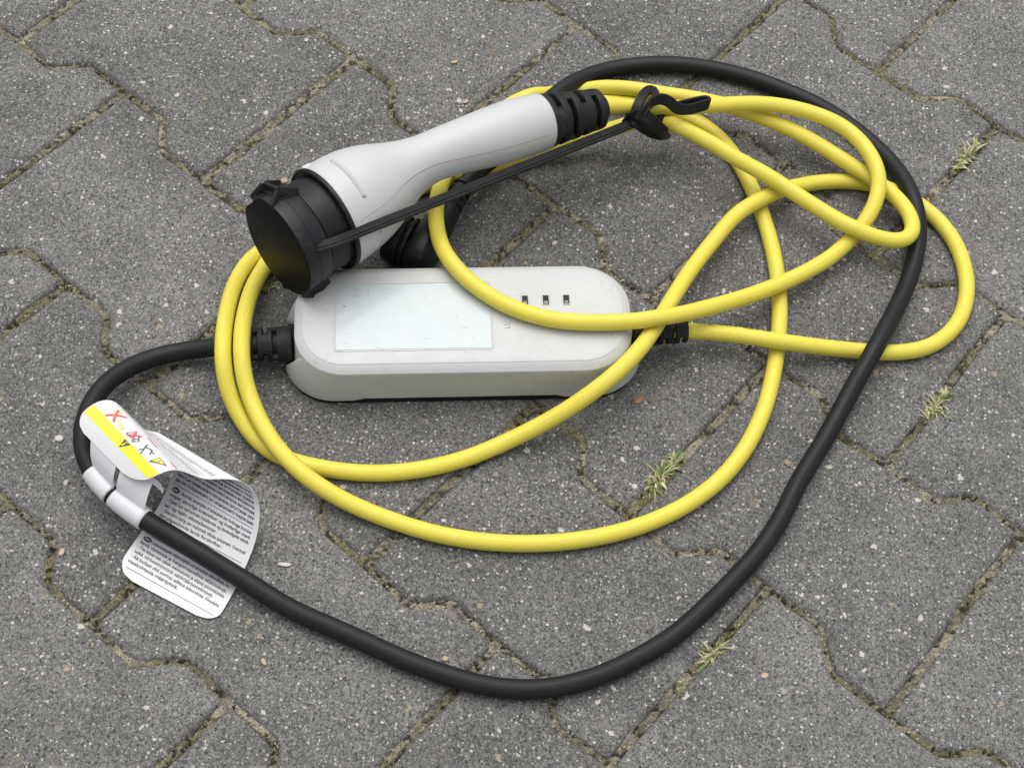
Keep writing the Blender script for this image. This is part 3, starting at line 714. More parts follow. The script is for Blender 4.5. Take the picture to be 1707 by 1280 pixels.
for k in (-1, 1):
    mb = MB(); mb.box(C0 + mside * 20 + mdir * k * 0 + mup * 17.4 * k, mside, mdir, mup, 9, 8, 2.5); mb.build('earth_clip', 'black_plastic', mains, bevel=0.4)
    mb = MB(); mb.lathe(C0 + mside * 25 + mdir * 9.5 * k, mside, mup, [(0, 2.4), (17, 2.4), (19, 1.4)], 16, False, True); mb.build('contact_pin', 'housing_plastic', mains, smooth=True)
R0 = C0 + mdir * 38 - mup * 1; 
R1 = at(778, 303, 16)
relief('strain_relief', R0, R1, 8.9, 7.6, 5, 'relief_rubber', mains, sleeve=0.0, duty=0.55, core=0.8, rot=0.0)

# ---- yellow cable
YR = 5.6
yel = [(1122, 552, 20), (1150, 551.5, 19.5), (1200, 555, 18), (1250, 561, 18), (1293, 568, 18.0), (1350, 576, 13), (1420, 584, 7.5), (1490, 588, 5.7), (1545, 580, 5.7), (1590, 548, 5.7), (1611, 500, 5.7), (1608, 445, 5.7), (1588, 397, 5.7), (1560, 363, 5.7), (1528, 338, 5.7), (1495, 320, 5.7), (1462, 309, 5.7), (1428, 303.5, 5.8), (1380, 302.5, 6.5), (1335, 309, 9), (1300, 318, 14), (1265, 334, 18), (1231, 354, 18), (1184, 408, 17), (1150, 452, 20), (1128, 486, 27), (1104, 525, 34.5), (1072, 575, 38.5), (1035, 615, 39), (990, 652, 33), (940, 686, 23), (890, 714, 14), (840, 738, 8), (780, 763, 5.7), (710, 781, 5.7), (640, 788.5, 5.7), (580, 786.5, 5.7), (520, 777, 5.7), (468, 762, 5.7), (431, 737, 6), (403, 700, 9), (384, 662, 16), (374, 625, 25), (371, 587, 31), (374, 545, 29), (380, 512, 23), (391, 475, 15), (411, 440, 9), (431, 420, 6.5), (470, 390, 5.7), (530, 352, 5.7), (600, 313, 5.7), (680, 270, 5.7), (760, 233, 5.7), (830, 204, 5.7), (900, 182, 5.7), (970, 172, 5.7), (1040, 172, 5.7), (1100, 180, 5.7), (1150, 196, 5.7), (1190, 221, 5.7), (1222, 257, 5.7), (1247, 300, 5.7), (1268, 350, 5.7), (1284, 400, 5.7), (1293, 440, 5.7), (1298, 480, 5.7), (1300, 520, 5.7), (1297, 570, 5.7), (1289, 625, 5.7), (1273, 685, 5.7), (1243, 747, 5.7), (1203, 797, 5.7), (1150, 838, 5.7), (1090, 868, 5.7), (1020, 890, 5.7), (950, 902, 5.7), (880, 906, 5.7), (800, 902, 5.7), (720, 888, 5.7), (655, 868, 6), (596, 845, 8), (545, 818, 12), (505, 790, 16.2), (470, 756, 17.2), (442, 717, 17.5), (417, 664, 20), (405, 620, 27), (402, 580, 33), (405, 540, 30), (414, 500, 22), (426, 469, 14), (444, 440, 9), (470, 408, 6.5), (520, 375, 5.7), (590, 348, 5.7), (650, 328, 5.7), (705, 311, 5.7), (770, 291, 5.7), (820, 276, 6), (860, 263, 7), (910, 248, 9.5), (960, 234, 13), (1010, 219, 18), (1055, 205, 26), (1090, 197, 34), (1112, 201, 37), (1133, 212, 37), (1182, 237, 35), (1231, 267, 32.5), (1280, 293, 29.5), (1330, 326, 27), (1379, 357, 25.5), (1412, 376, 25), (1444, 390.5, 24), (1480, 401, 22), (1506, 403, 20.5), (1522, 392, 19.5), (1522, 371, 18.5), (1511, 348, 18), (1487, 322, 17.5), (1455, 299, 17.3), (1420, 276, 17.5), (1385, 254, 18), (1345, 230, 19), (1300, 208, 20.5), (1250, 188, 21), (1200, 173, 20), (1150, 163, 18), (1100, 156, 15), (1055, 152, 12), (1010, 150.5, 9), (960, 151, 6.5), (915, 157, 5.8), (885, 170, 6), (855, 187, 6), (822, 208, 8), (788, 234, 11), (758, 262, 16), (741, 294, 22), (730, 326, 29), (726, 358, 35.5), (730, 391, 41.5), (738, 416, 46), (754, 440, 48.4), (775, 463, 47.5), (803, 485, 46.2), (839, 507, 46), (874, 521, 46), (921, 533, 46), (967, 537.5, 46), (1014, 537.5, 46.5), (1061, 535, 47), (1108, 529, 46), (1155, 519.5, 40), (1180, 513, 36), (1236, 497, 26), (1292, 477, 18.5), (1348, 451, 14), (1385, 429, 13), (1412, 405, 13), (1444, 368, 19), (1462, 332, 26), (1466, 296, 29.2), (1455, 264, 30.2), (1432, 233, 31), (1397, 206, 31.5), (1349, 187, 32.5), (1297, 175.5, 33.5), (1248, 172.5, 35), (1198, 175, 37.5), (1140, 180, 40.5), (1085, 181, 44), (1045, 178.5, 49), (1015, 176, 53.5), (1002, 178, 55.5), (990, 182, 58)]
YC = path(yel, 3.2, 2.5)
def separate(C, R, floor, it=30, skip=18):
    """settle the cable: push crossing strands apart vertically, keep all of it above the paving"""
    C = C.copy(); n = len(C)
    for _ in range(it):
        D = C[:, None, :] - C[None, :, :]; d = np.linalg.norm(D, axis=2); ii, jj = np.where((d < 2 * R) & (np.subtract.outer(np.arange(n), np.arange(n)) > skip))
        dz = np.zeros(n); cnt = np.zeros(n)
        for i, j in zip(ii, jj):
            g = 2 * R - d[i, j]; hor = math.hypot(D[i, j, 0], D[i, j, 1]); need = math.sqrt(max(0, 4 * R * R - hor * hor)) - abs(D[i, j, 2])
            s_ = 1 if D[i, j, 2] >= 0 else -1
            dz[i] += s_ * need * 0.5; dz[j] -= s_ * need * 0.5; cnt[i] += 1; cnt[j] += 1
        dz = np.where(cnt > 0, dz / np.maximum(cnt, 1), 0); dz = smoothc(dz[:, None], 2)[:, 0] * 1.2
        C[:, 2] += dz; C[:, 2] = np.maximum(C[:, 2], floor)
    return C
YC = separate(YC, YR, YR + 0.1)
ycab = tube('yellow_cable', YC, YR, 'yellow_sheath', charger, 24); ycab['label'] = 'long yellow cable coiled in several overlapping loops'

# ---- black cable
BR = 6.3
blk = [(752, 345, 15), (778, 303, 16), (792, 290, 17), (816, 270, 18), (842, 247, 18.5), (870, 215, 18.5), (900, 182, 18), (930, 155, 17), (955, 138, 13), (985, 125, 9), (1016, 116, 7), (1064, 109, 6.4), (1111, 107, 6.4), (1159, 110.5, 6.4), (1207, 119, 6.4), (1250, 130, 6.4), (1292, 145, 6.4), (1348, 168, 6.4), (1397, 196, 6.4), (1442, 230, 6.6), (1479, 264, 8), (1506, 299, 12), (1523, 334, 16), (1531, 367, 12), (1530, 405, 7.5), (1523, 440, 6.5), (1509, 482, 8), (1491, 520, 12), (1472, 556, 17), (1462, 575, 17.9), (1445, 605, 16), (1412, 664, 10), (1389, 707, 7), (1363, 752, 6.4), (1330, 805, 6.4), (1305, 858, 6.4), (1269, 915, 6.4), (1228, 961, 6.4), (1179, 1010, 6.4), (1123, 1060, 6.4), (1070, 1092, 6.4), (1017, 1119, 6.4), (961, 1138, 6.4), (905, 1148, 6.4), (849, 1148, 6.4), (792, 1139, 6.4), (736, 1122, 6.4), (680, 1102, 6.4), (624, 1077, 6.4), (567, 1051, 6.4), (487, 1016, 7.5), (412, 970, 10), (337, 924, 15), (281, 890, 18), (247, 870, 20), (213, 846, 22), (186, 824, 23), (169, 806, 24), (153, 787, 25), (142, 763, 25), (137, 738, 25), (138, 714, 24), (143, 693, 23), (154, 668, 21), (178, 638, 17), (210, 615, 13), (262, 594, 9), (319, 583, 10), (356, 579, 14), (390, 576, 18), (420, 573, 19.5)]
BC = path(blk, 3.2, 2.5)
bcab = tube('black_cable', BC, BR, 'black_sheath', charger, 24); bcab['label'] = 'thick black mains cable lying in one wide loop'

# ---- dust cap with strap, tied round the cables
cap = empty('dust_cap', FC * np.array([1, 1, 0])); tag(cap, 'black rubber dust cap over the plug tip, its strap knotted around the yellow cable', 'dust cap')
LCAP = np.linalg.norm(FC - A[0, :3]); eC = -axis0
def flat_r(th, r, d):
    c1 = math.cos(th)
    lim = 33.2 / max(0.2, c1) if c1 > 0.4 else 99
    lim2 = 34.6 / max(0.2, -c1) if c1 < -0.4 else 99
    return min(r, lim, lim2)
mb = MB(); pr_ = [(0.9, 35.9), (2.0, 36.1), (9.6, 35.6), (9.9, 35.1), (10.4, 35.1), (10.7, 35.4), (19.5, 34.4), (20.6, 33.8), (20.8, 32.0)]
mb.lathe(FC, eC, d_t, pr_, 80, rfun=flat_r); body = sharp(fix_normals(mb.build('cap_shell', 'cap_rubber', cap)), 40)
mb = MB(); mb.lathe(FC, eC, d_t, [(0.0, 34.9), (0.25, 35.5), (0.9, 35.88)], 80, cap0=True, rfun=flat_r); fo = mb.build('cap_face', 'cap_face', cap, smooth=True); fix_normals(fo); sharp(fo, 25)
tang = np.cross(eC, d_t)
def tab(d, sgn):
    t_ = np.cross(eC, d); mb = MB(); r0 = 32.0
    P = lambda s, w, h: FC + eC * s + t_ * w + d * (r0 + h)
    def bar(a, b, wd, hgt):
        a = np.asarray(a); b = np.asarray(b); ax = unit(b - a); sd_ = unit(np.cross(d, ax)); up = np.cross(ax, sd_)
        mb.box((a + b) / 2, ax, sd_, up, np.linalg.norm(b - a) + wd * .6, wd, hgt, 0.85)
    mb.box(P(11, 0, 1.0), eC, t_, d, 21, 24, 3.6); mb.box(P(10.8, 0, 2.4), eC, t_, d, 9, 20, 4.5, 0.75)
    for w in (-1, 1): bar(P(0.9, 13.0 * w, 0.2), P(10.5, 9.0 * w, 6.8), 2.6, 6.5); bar(P(10.5, 9.0 * w, 6.8), P(22, 11.5 * w, 1.0), 2.6, 6)
    bar(P(10.5, -9.0, 6.4), P(10.5, 9.0, 6.4), 2.6, 6); bar(P(1.0, -12.5, 0.4), P(1.0, 12.5, 0.4), 1.8, 3); bar(P(22, -11, 0.8), P(22, 11, 0.8), 1.8, 3)
    mb.build('thumb_tab', 'cap_rubber', cap, bevel=0.35)
vperp = unit(vcam - eC * (vcam @ eC)); rt = math.radians(27)
tab(unit(d_t * math.cos(rt) + vperp * math.sin(rt)), 1); tab(unit(d_b * math.cos(rt) - vperp * math.sin(rt)), -1)
# strap: from the cap side straight to the knot
def cap_hit(x, y):
    cv = [v for v in mb_cap.v]; b = BVHTree.FromPolygons([Vector(v) for v in mb_cap.v], mb_cap.f); return hit(x, y, b)
print('LCAP', LCAP, 'n.c', axis0 @ vcam, axis0); mb_cap = MB(); mb_cap.lathe(FC, eC, d_t, pr_, 80, rfun=flat_r)
h0 = cap_hit(534, 411); s_start = h0[0]; n0 = h0[1] if h0[1] @ vcam > 0 else -h0[1]
k_end = at(1062, 203, 46)
B0 = s_start - n0 * 8.0 - eC * 9; B1 = s_start + n0 * 2.2
pts = np.array([B0 , s_start - n0 * 0.6, B1 + (k_end - B1) * 0.035 + n0 * .8, *[B1 + (k_end - B1) * t for t in np.linspace(0.1, 1, 12)]])
sc = smoothc(resample(catmull(pts, 8), 2.0), 2)
st_side = np.cross(unit(k_end - s_start), vcam)
tilt_side = st_side * 0.93 + vcam * 0.25
strap = ribbon('strap', sc, -tilt_side, 7.0, 2.6, 'strap_rubber', cap, ridge=0.6); strap['label'] = 'straight flat strap with a raised middle rib'
def band(name, pxz, w, th, sidefn, close=False, sig=2.0):
    P = np.array([at(*p) for p in pxz]); C = smoothc(resample(catmull(P, 10), 1.5), sig); sd_ = sidefn(C) if callable(sidefn) else np.tile(np.asarray(sidefn, float), (len(C), 1))
    return ribbon(name, C, sd_, w, th, 'strap_rubber', cap)
bund = unit(at(1120, 185, 40) - at(1050, 190, 40))          # direction of the cable bundle
diag = unit(at(1110, 165, 40) - at(1060, 215, 40))
cam_side = unit(bund)
def facing(tw=0.0):
    def f_(C):
        T = np.gradient(C, axis=0); T /= np.linalg.norm(T, axis=1)[:, None]; a_ = np.cross(vcam, T); a_ /= np.linalg.norm(a_, axis=1)[:, None]
        return a_ * math.cos(tw) + np.cross(T, a_) * math.sin(tw)
    return f_
band('strap_wrap', [(1046, 206, 44), (1056, 196, 53), (1070, 190, 58), (1084, 199, 57), (1095, 211, 50), (1104, 219, 43), (1109, 223, 32), (1106, 223, 16)], 9.0, 2.6, facing(0.25))
band('strap_wrap', [(1052, 192, 47), (1060, 204, 50), (1074, 215, 44), (1090, 223, 36), (1106, 225, 24), (1112, 222, 10)], 8.0, 2.6, facing(-0.35))
band('strap_wrap', [(1057, 194, 52), (1062, 178, 57), (1070, 162, 57), (1080, 151, 50), (1089, 150, 38), (1090, 154, 20)], 7.0, 2.6, facing(-0.5))
band('strap_wrap', [(1088, 149, 48), (1093, 160, 57), (1086, 172, 61), (1074, 184, 62), (1068, 196, 58)], 6.0, 2.4, facing(0.5))
band('strap_loop', [(1066, 200, 58), (1074, 184, 63), (1086, 171, 64), (1100, 165, 63), (1116, 170, 60), (1128, 181, 55), (1146, 183, 51), (1166, 178, 50), (1180, 174, 50), (1183, 170, 50), (1178, 168, 50), (1155, 172, 50), (1130, 178, 51)], 8.2, 2.0, np.array([0.12, 0.55, 0.83]), sig=1.5)
def collar_on(px, half, r):
    """one turn of the strap wound tightly round the upper cable strand"""
    q = proj(YC); i = int(np.argmin(((q - px) ** 2).sum(1) + np.where(YC[:, 2] < 30, 1e6, 0))); C = resample(YC[i - 4:i + 5], 0.5); m = len(C) // 2; C = C[m - half:m + half + 1]
    R = np.full(len(C), r); R[0] = R[-1] = r - 1.1; R[1] = R[-2] = r - 0.3
    return sharp(tube('strap_wrap', C, R, 'strap_rubber', cap, 32), 60)
collar_on((1101, 197), 7, YR + 2.5)

# ================================================================== WARNING TAG on the black cable
wt = empty('warning_tag', at(300, 860, 0)); tag(wt, 'curled white printed warning tag clipped to the black cable at the left', 'tag')
NR = [(222, 806, 42), (243, 801, 45), (260, 793, 47.5), (276, 785.5, 49), (292, 783, 48), (305, 785.5, 45), (327, 794, 39), (343, 799, 37), (370, 798, 38.5), (401, 801, 39.5), (422, 816, 34), (433, 842, 25), (432, 874, 16.5), (423, 912, 9), (408, 947, 4), (392, 982, 1.8), (373, 1015, 1.0), (357, 1041, 0.8)]
FR = [(122, 704, 45), (135, 690, 47.5), (150, 677, 49), (167, 668, 50), (186, 667, 50), (200, 676, 47), (215, 692, 40), (230, 710, 35), (247, 718, 36), (268, 722, 37), (282, 737, 32), (291, 760, 23), (289, 788, 14), (271, 832, 6), (251, 865, 3), (233, 890, 1.6), (212, 920, 1.0), (191, 953, 0.8)]
NRc = smoothc(catmull(np.array([at(*p) for p in NR]), 8), 3); FRc = smoothc(catmull(np.array([at(*p) for p in FR]), 8), 3)
TL = np.r_[0, np.cumsum(np.linalg.norm(np.diff((NRc + FRc) / 2, axis=0), axis=1))]; TLEN = TL[-1]; TW = 62.0
def sheet(s, w):
    """point on the tag: s mm from the pictogram end, w mm across from the far edge"""
    s = np.clip(s, 0, TLEN); f = np.array([np.interp(s, TL, FRc[:, k]) for k in range(3)]).T; n_ = np.array([np.interp(s, TL, NRc[:, k]) for k in range(3)]).T
    return f + (n_ - f) * (np.asarray(w) / TW)[..., None]
def sheet_n(s, w):
    s = np.asarray(s, float); w = np.asarray(w, float)
    a = sheet(np.clip(s + 0.6, 0, TLEN), w) - sheet(np.clip(s - 0.6, 0, TLEN), w); b = sheet(s, w + 0.6) - sheet(s, w - 0.6); n_ = np.cross(a, b); return n_ / np.linalg.norm(n_, axis=-1)[..., None]
def build_sheet():
    ns, nw, rc = 110, 26, 11.0; V = []; idx = {}
    ss = np.linspace(0, TLEN, ns); V0 = []
    for s in ss:
        d = min(s, TLEN - s); ins = rc - math.sqrt(max(0, rc * rc - (rc - d) ** 2)) if d < rc else 0
        w = np.linspace(ins, TW - ins, nw); V0.append(np.column_stack([np.full(nw, s), w]))
    SW = np.vstack(V0); top = sheet(SW[:, 0], SW[:, 1]); n_ = sheet_n(SW[:, 0], np.clip(SW[:, 1], 1, TW - 1)); V = np.vstack([top + n_ * 0.13, top - n_ * 0.13]); M = ns * nw; F = []
    for i in range(ns - 1):
        for j in range(nw - 1):
            a = i * nw + j; F.append([a, a + 1, a + nw + 1, a + nw]); F.append([M + a, M + a + nw, M + a + nw + 1, M + a + 1])
    rim = [j for j in range(nw)] + [i * nw + nw - 1 for i in range(1, ns)] + [(ns - 1) * nw + j for j in range(nw - 2, -1, -1)] + [i * nw for i in range(ns - 2, 0, -1)]
    for a, b in zip(rim, rim[1:] + rim[:1]): F.append([b, a, M + a, M + b])
    o = mesh('tag_sheet', V, F, 'tag_film', wt); return sharp(fix_normals(o), 60)
sheet_o = build_sheet()
def printed(name, tris_sw, faces, mat, side):
    """flat print: polygons in (s, w) laid on one side of the sheet"""
    bm = bmesh.new(); vs = [bm.verts.new((x, y, 0)) for x, y in tris_sw]
    for f in faces:
        try: bm.faces.new([vs[i] for i in f])
        except ValueError: pass
    bmesh.ops.triangulate(bm, faces=bm.faces[:])
    for _ in range(6):
        es = [e for e in bm.edges if e.calc_length() > 1.6]
        if not es: break
        bmesh.ops.subdivide_edges(bm, edges=es, cuts=1); bmesh.ops.triangulate(bm, faces=[f for f in bm.faces if len(f.verts) > 3])
    bm.verts.index_update(); tris_sw = [(v.co.x, v.co.y) for v in bm.verts]; faces = [[v.index for v in f.verts] for f in bm.faces]; bm.free()
    a = np.asarray(tris_sw, float); p = sheet(a[:, 0], a[:, 1]); n_ = sheet_n(a[:, 0], np.clip(a[:, 1], 1, TW - 1)); v = p + n_ * side * 0.34
    return mesh(name, v, faces, mat, sheet_o, smooth=False)
def grid_rect(s0, s1, w0, w1, n=24, m=4):
    P = [(s0 + (s1 - s0) * j / m, w0 + (w1 - w0) * i / n) for i in range(n + 1) for j in range(m + 1)]
    F = [[i * (m + 1) + j, i * (m + 1) + j + 1, (i + 1) * (m + 1) + j + 1, (i + 1) * (m + 1) + j] for i in range(n) for j in range(m)]
    return P, F
def stroke(pts, width):
    P = []; F = []
    for a, b in zip(pts[:-1], pts[1:]):
        a = np.array(a, float); b = np.array(b, float); d = unit(b - a); q = np.array([-d[1], d[0]]) * width / 2; k = len(P)
        P += [a - q, b - q, b + q, a + q]; F.append([k, k + 1, k + 2, k + 3])
    return P, F
def merge(L):
    P = []; F = []
    for p, f in L: k = len(P); P += [tuple(x) for x in p]; F += [[i + k for i in q] for q in f]
    return P, F
# which side faces the camera at the pictogram end
sd0 = 1 if sheet_n(np.array([12.0]), np.array([31.0]))[0] @ vcam > 0 else -1
sdi = 1 if sheet_n(np.array([TLEN - 25.0]), np.array([31.0]))[0] @ vcam > 0 else -1
P, F = grid_rect(9.5, 17.0, 0.6, TW - 0.6, 30, 3); printed('yellow_stripe', P, F, 'print_yellow', sd0)
printed('warning_triangle', *merge([([(9.8, 33.5), (16.4, 30.8), (16.4, 36.4)], [[0, 1, 2]])]), 'print_black', sd0 * 1.4)
printed('exclamation_mark', *merge([stroke([(12.0, 33.4), (14.6, 33.5)], 0.9), stroke([(15.1, 33.5), (15.8, 33.5)], 0.9)]), 'print_yellow', sd0 * 1.8)
def cross(s, w, r, name='red_cross'): printed(name, *merge([stroke([(s - r, w - r * .7), (s + r, w + r * .7)], 1.1), stroke([(s - r * .8, w + r), (s + r * .8, w - r)], 1.1)]), 'print_red', sd0 * 1.5)
disc = lambda s, w, r: ([(s + r * math.cos(t), w + r * math.sin(t)) for t in np.linspace(0, 2 * math.pi, 14, endpoint=False)], [list(range(14))])
_pr = printed
W_SHIFT = {'plug_pictogram': (19, 16.5, .85), 'cable_pictogram': (35, 32.0, .68), 'hand_pictogram': (45, 43.8, .72)}
def printed(name, p, f, m, sd):
    q = np.array(p, float); q[:, 0] = 22.2 + (q[:, 0] - 23.6) * 1.3
    if name in W_SHIFT: c0, c1, k = W_SHIFT[name]; q[:, 1] = c1 + (q[:, 1] - c0) * k
    return _pr(name, q, f, m, sd)
printed('plug_pictogram', *merge([disc(25.5, 13, 2.0), stroke([(27.5, 10), (26, 12.5)], 0.8), stroke([(24, 20), (22, 23), (22.5, 25.5)], 0.8), disc(21.8, 27, 1.2)]), 'print_pale_yellow', sd0); cross(23.8, 13.2, 3.7)
printed('cable_pictogram', *merge([stroke([(21.5, 28.5), (26, 31), (22, 35), (21.5, 28.5)], 0.5), stroke([(24, 32), (21, 39), (22.5, 40.5)], 0.7), stroke([(26, 34), (23, 41.5)], 0.7), stroke([(21.5, 36), (24, 39)], 0.7)]), 'print_black', sd0); cross(23.8, 31.0, 2.7)
printed('hand_pictogram', *merge([stroke([(25.5, 39.5), (22.8, 43), (20.5, 41.8)], 0.9), stroke([(22.8, 43), (19.5, 46)], 0.7), stroke([(24, 42), (25.5, 46), (23, 50)], 0.7), stroke([(25, 46), (24.5, 51)], 0.5)]), 'print_black', sd0)
tri = lambda k: [(26.0 - k * .4, 51.4 + k * .6), (20.0 + k * 1.6, 51.4 + k * .5), (25.6 - k * .6, 58.6 - k * 1.5)]
printed('voltage_sign', tri(0), [[0, 1, 2]], 'print_black', sd0); printed('voltage_sign_fill', tri(1.0), [[0, 1, 2]], 'print_yellow', sd0 * 1.4)
printed('voltage_flash', *stroke([(25.2, 53.2), (24.4, 54.0), (24.6, 53.6), (23.4, 54.2)], 0.45), 'print_black', sd0 * 1.8)
printed = _pr
printed('red_frame_line', *merge([stroke([(29.5, 33), (29.5, 42)], 0.7), stroke([(29.5, 55), (29.5, 61)], 0.7)]), 'print_red', sd0)
_txt_cache = {}
def text_mesh(body):
    cu = bpy.data.curves.new('t', 'FONT'); cu.body = body; cu.size = 1.0; cu.resolution_u = 2; cu.offset = 0.015
    ob = bpy.data.objects.new('t', cu); COL.objects.link(ob); dg = bpy.context.evaluated_depsgraph_get(); me = bpy.data.meshes.new_from_object(ob.evaluated_get(dg))
    v = np.array([tuple(q.co) for q in me.vertices]) if len(me.vertices) else np.zeros((0, 3)); f = [list(p.vertices) for p in me.polygons]
    bpy.data.objects.remove(ob); bpy.data.curves.remove(cu); bpy.data.meshes.remove(me); return v, f
def text_line(body, s_base, w0, width=None, size=3.3, justify=True, dirn=1):
    """text whose baseline lies at s_base, reading across the sheet from w0"""
    v, f = text_mesh(body)
    if not len(v): return [], []
    ext = v[:, 0].max(); kx = size
    if justify and width: kx = min(width / ext, size * 1.25)
    if width and ext * kx > width: kx = width / ext
    return [(s_base - dirn * y * size, w0 + x * kx) for x, y, _ in v], f
inner = [  # (mm from the free end, text, indent, justified, kind)
    (3.2, None, 4, 0, 'rule'), (6.4, 'maakohtaisia määräyksiä.', 3, 0, ''), (9.9, '- Älä koskaan ylitä suurinta sallittua latausvirtaa. Noudata', 3, 1, ''), (13.4, 'sekä virheettömistä sähköjärjestelmistä.', 3, 0, ''),
    (16.9, '- Tee lataus vain oikein asennetuista ja ehjistä pistorasioista', 3, 1, ''), (20.4, 'kavia vammoja ja hengenvaarallisia sähköiskuja.', 3, 0, ''), (23.9, 'Latauskaapelin väärä käyttö voi aiheuttaa oikosulkuja, va-', 9, 1, 'FIN'), (28.0, None, 2, 0, 'rule'),
    (30.0, 'voolu. Järgige siseriiklikke eeskirju.', 3, 0, ''), (33.5, '- Ärge mitte kunagi ületage maksimaalselt lubatud laadimis-', 3, 1, ''), (37.0, 'ja kasutamine võib põhjustada', 3, 1, ''), (40.6, None, 2, 0, 'rule'),
    (42.8, 'det pågældende lands forskrifter.', 3, 0, ''), (46.3, '- Overskrid aldrig den maksimalt tilladte ladestrøm. Overhold', 3, 1, ''), (49.8, 'ser og fejlfri elinstallationer.', 3, 0, ''), (53.3, '- Oplad kun ved korrekt installerede og ubeskadigede stikdå-', 3, 1, ''),
    (56.8, 'ninger, alvorlige kvæstelser og livsfarlige stød.', 3, 0, ''), (60.3, 'Ukorrekt anvendelse af ladekablet kan forårsage kortslut-', 9, 1, 'DK'), (64.4, None, 2, 0, 'rule'),
    (66.4, 'ден ток. Съобразявайте се с националните предписания.', 3, 1, ''), (69.9, 'Никога не превишавайте максимално допустимия заря-', 3, 1, ''), (73.4, 'такти, както и от изправни електрически инсталации.', 3, 1, ''), (76.9, '- Зареждайте само от правилно инсталирани и изправни кон-', 3, 1, ''),
    (80.4, 'тежки телесни повреди и токови удари.', 3, 0, ''), (83.9, 'да причини късо съединение, наранявания и смърт,', 3, 1, ''), (87.4, 'Неправилното използване на зарядния кабел може', 9, 1, '')]
allT = []
for d, body_, ind, just, kind in inner:
    s = TLEN - d - 2.5
    if kind == 'rule': allT.append(grid_rect(s - 0.16, s + 0.16, ind, TW - 3, 12, 1)); continue
    allT.append(text_line(body_, s, ind, TW - ind - 3.2, 3.15, bool(just)))
    if kind: allT.append(([(s - 1.1 + 1.75 * math.cos(t), 5.6 + 2.6 * math.sin(t)) for t in np.linspace(0, 2 * math.pi, 20, endpoint=False)], [list(range(20))]))
printed('printed_text', *merge([t_ for t_ in allT if len(t_[0])]), 'print_black', sdi)
for kind, s in (('FIN', TLEN - 23.9 - 2.5), ('DK', TLEN - 60.3 - 2.5)):
    printed('language_mark', *text_line(kind, s - 0.35, 3.9, 3.4, 2.0, True), 'tag_film', sdi * 1.5)
# small grey print on the outside between the two bends
P = []
for k, body_ in enumerate(('Kabel nur bestimmungsgemäß verwenden. Vor Nässe schützen.', 'Nur an ordnungsgemäß installierten Steckdosen laden.', 'Maximal zulässigen Ladestrom nicht überschreiten.', 'Nationale Vorschriften beachten.', 'Use only correctly installed sockets for charging.')):
    s = 45.5 + k * 3.0; P.append(text_line(body_, s, 4, TW - 8, 2.4, True, 1))
    if k in (0, 3): P.append(grid_rect(s + 0.7, s + 0.95, 3, TW - 3, 12, 1))
printed('small_print', *merge(P), 'print_grey', sd0)
# sleeves that grip the cable, and the two tabs rising to the printed panel
def sub_path(C, pa, pb):
    q = proj(C); i0 = int(np.argmin(((q - pa) ** 2).sum(1))); i1 = int(np.argmin(((q - pb) ** 2).sum(1))); i0, i1 = sorted((i0, i1)); return C[i0:i1 + 1]
for pa, pb in (((154, 789), (184, 822)), ((191, 828), (240, 866))):
    C = sub_path(BC, pa, pb); C = resample(C, 2.0)
    sl = tube('cable_sleeve', C, BR + 1.0, 'tag_film', wt, 28)
    for e in (0, -1): pass
Cb = resample(sub_path(BC, (184, 822), (191, 828)), 1.0)
tube('band', Cb, BR + 0.6, 'strap_rubber', wt, 24)
def quad_sheet(name, corners, th, mat, parent, n=8, bulge=0.0):
    a, b, c_, d = [np.asarray(x, float) for x in corners]; V = []; nrm = unit(np.cross(b - a, d - a))
    for sgn in (1, -1):
        for i in range(n + 1):
            for j in range(n + 1):
                s_, t_ = i / n, j / n; p = (a * (1 - s_) + b * s_) * (1 - t_) + (d * (1 - s_) + c_ * s_) * t_
                V.append(p + nrm * (sgn * th / 2 + bulge * math.sin(math.pi * t_)))
    M = (n + 1) ** 2; F = []
    for i in range(n):
        for j in range(n):
            q = i * (n + 1) + j; F.append([q, q + n + 1, q + n + 2, q + 1]); F.append([M + q, M + q + 1, M + q + n + 2, M + q + n + 1])
    rim = [i * (n + 1) for i in range(n + 1)] + [n * (n + 1) + j for j in range(1, n + 1)] + [i * (n + 1) + n for i in range(n - 1, -1, -1)] + [j for j in range(n - 1, 0, -1)]
    for x, y in zip(rim, rim[1:] + rim[:1]): F.append([x, y, M + y, M + x])
    return sharp(fix_normals(mesh(name, V, F, mat, parent)), 60)
quad_sheet('clip_tab', [at(157, 783, 29), at(190, 819, 28), at(194, 776, 42.5), at(152, 733, 44)], 0.5, 'tag_film', wt, bulge=1.5)
quad_sheet('clip_tab', [at(194, 822, 28), at(240, 855, 26), at(256, 800, 41), at(202, 780, 42.5)], 0.5, 'tag_film', wt, bulge=1.5)
V = [at(x, y, z) for x, y, z in ((244, 790, 45), (256, 796, 44), (268, 806, 40), (273, 817, 35), (271, 823, 33), (268, 817, 35), (258, 808, 38), (246, 800, 42))]
V2 = [v - vcam * 0.6 for v in V]; m = len(V)
fix_normals(mesh('clip_hook', V + V2, [list(range(m)), [m + i for i in range(m)][::-1]] + [[i, (i + 1) % m, m + (i + 1) % m, m + i] for i in range(m)], 'tag_film', wt, smooth=False))
quad_sheet('clip_tab', [at(239, 858, 25), at(254, 857, 18), at(252, 850, 19), at(241, 840, 27)], 0.5, 'tag_film', wt)

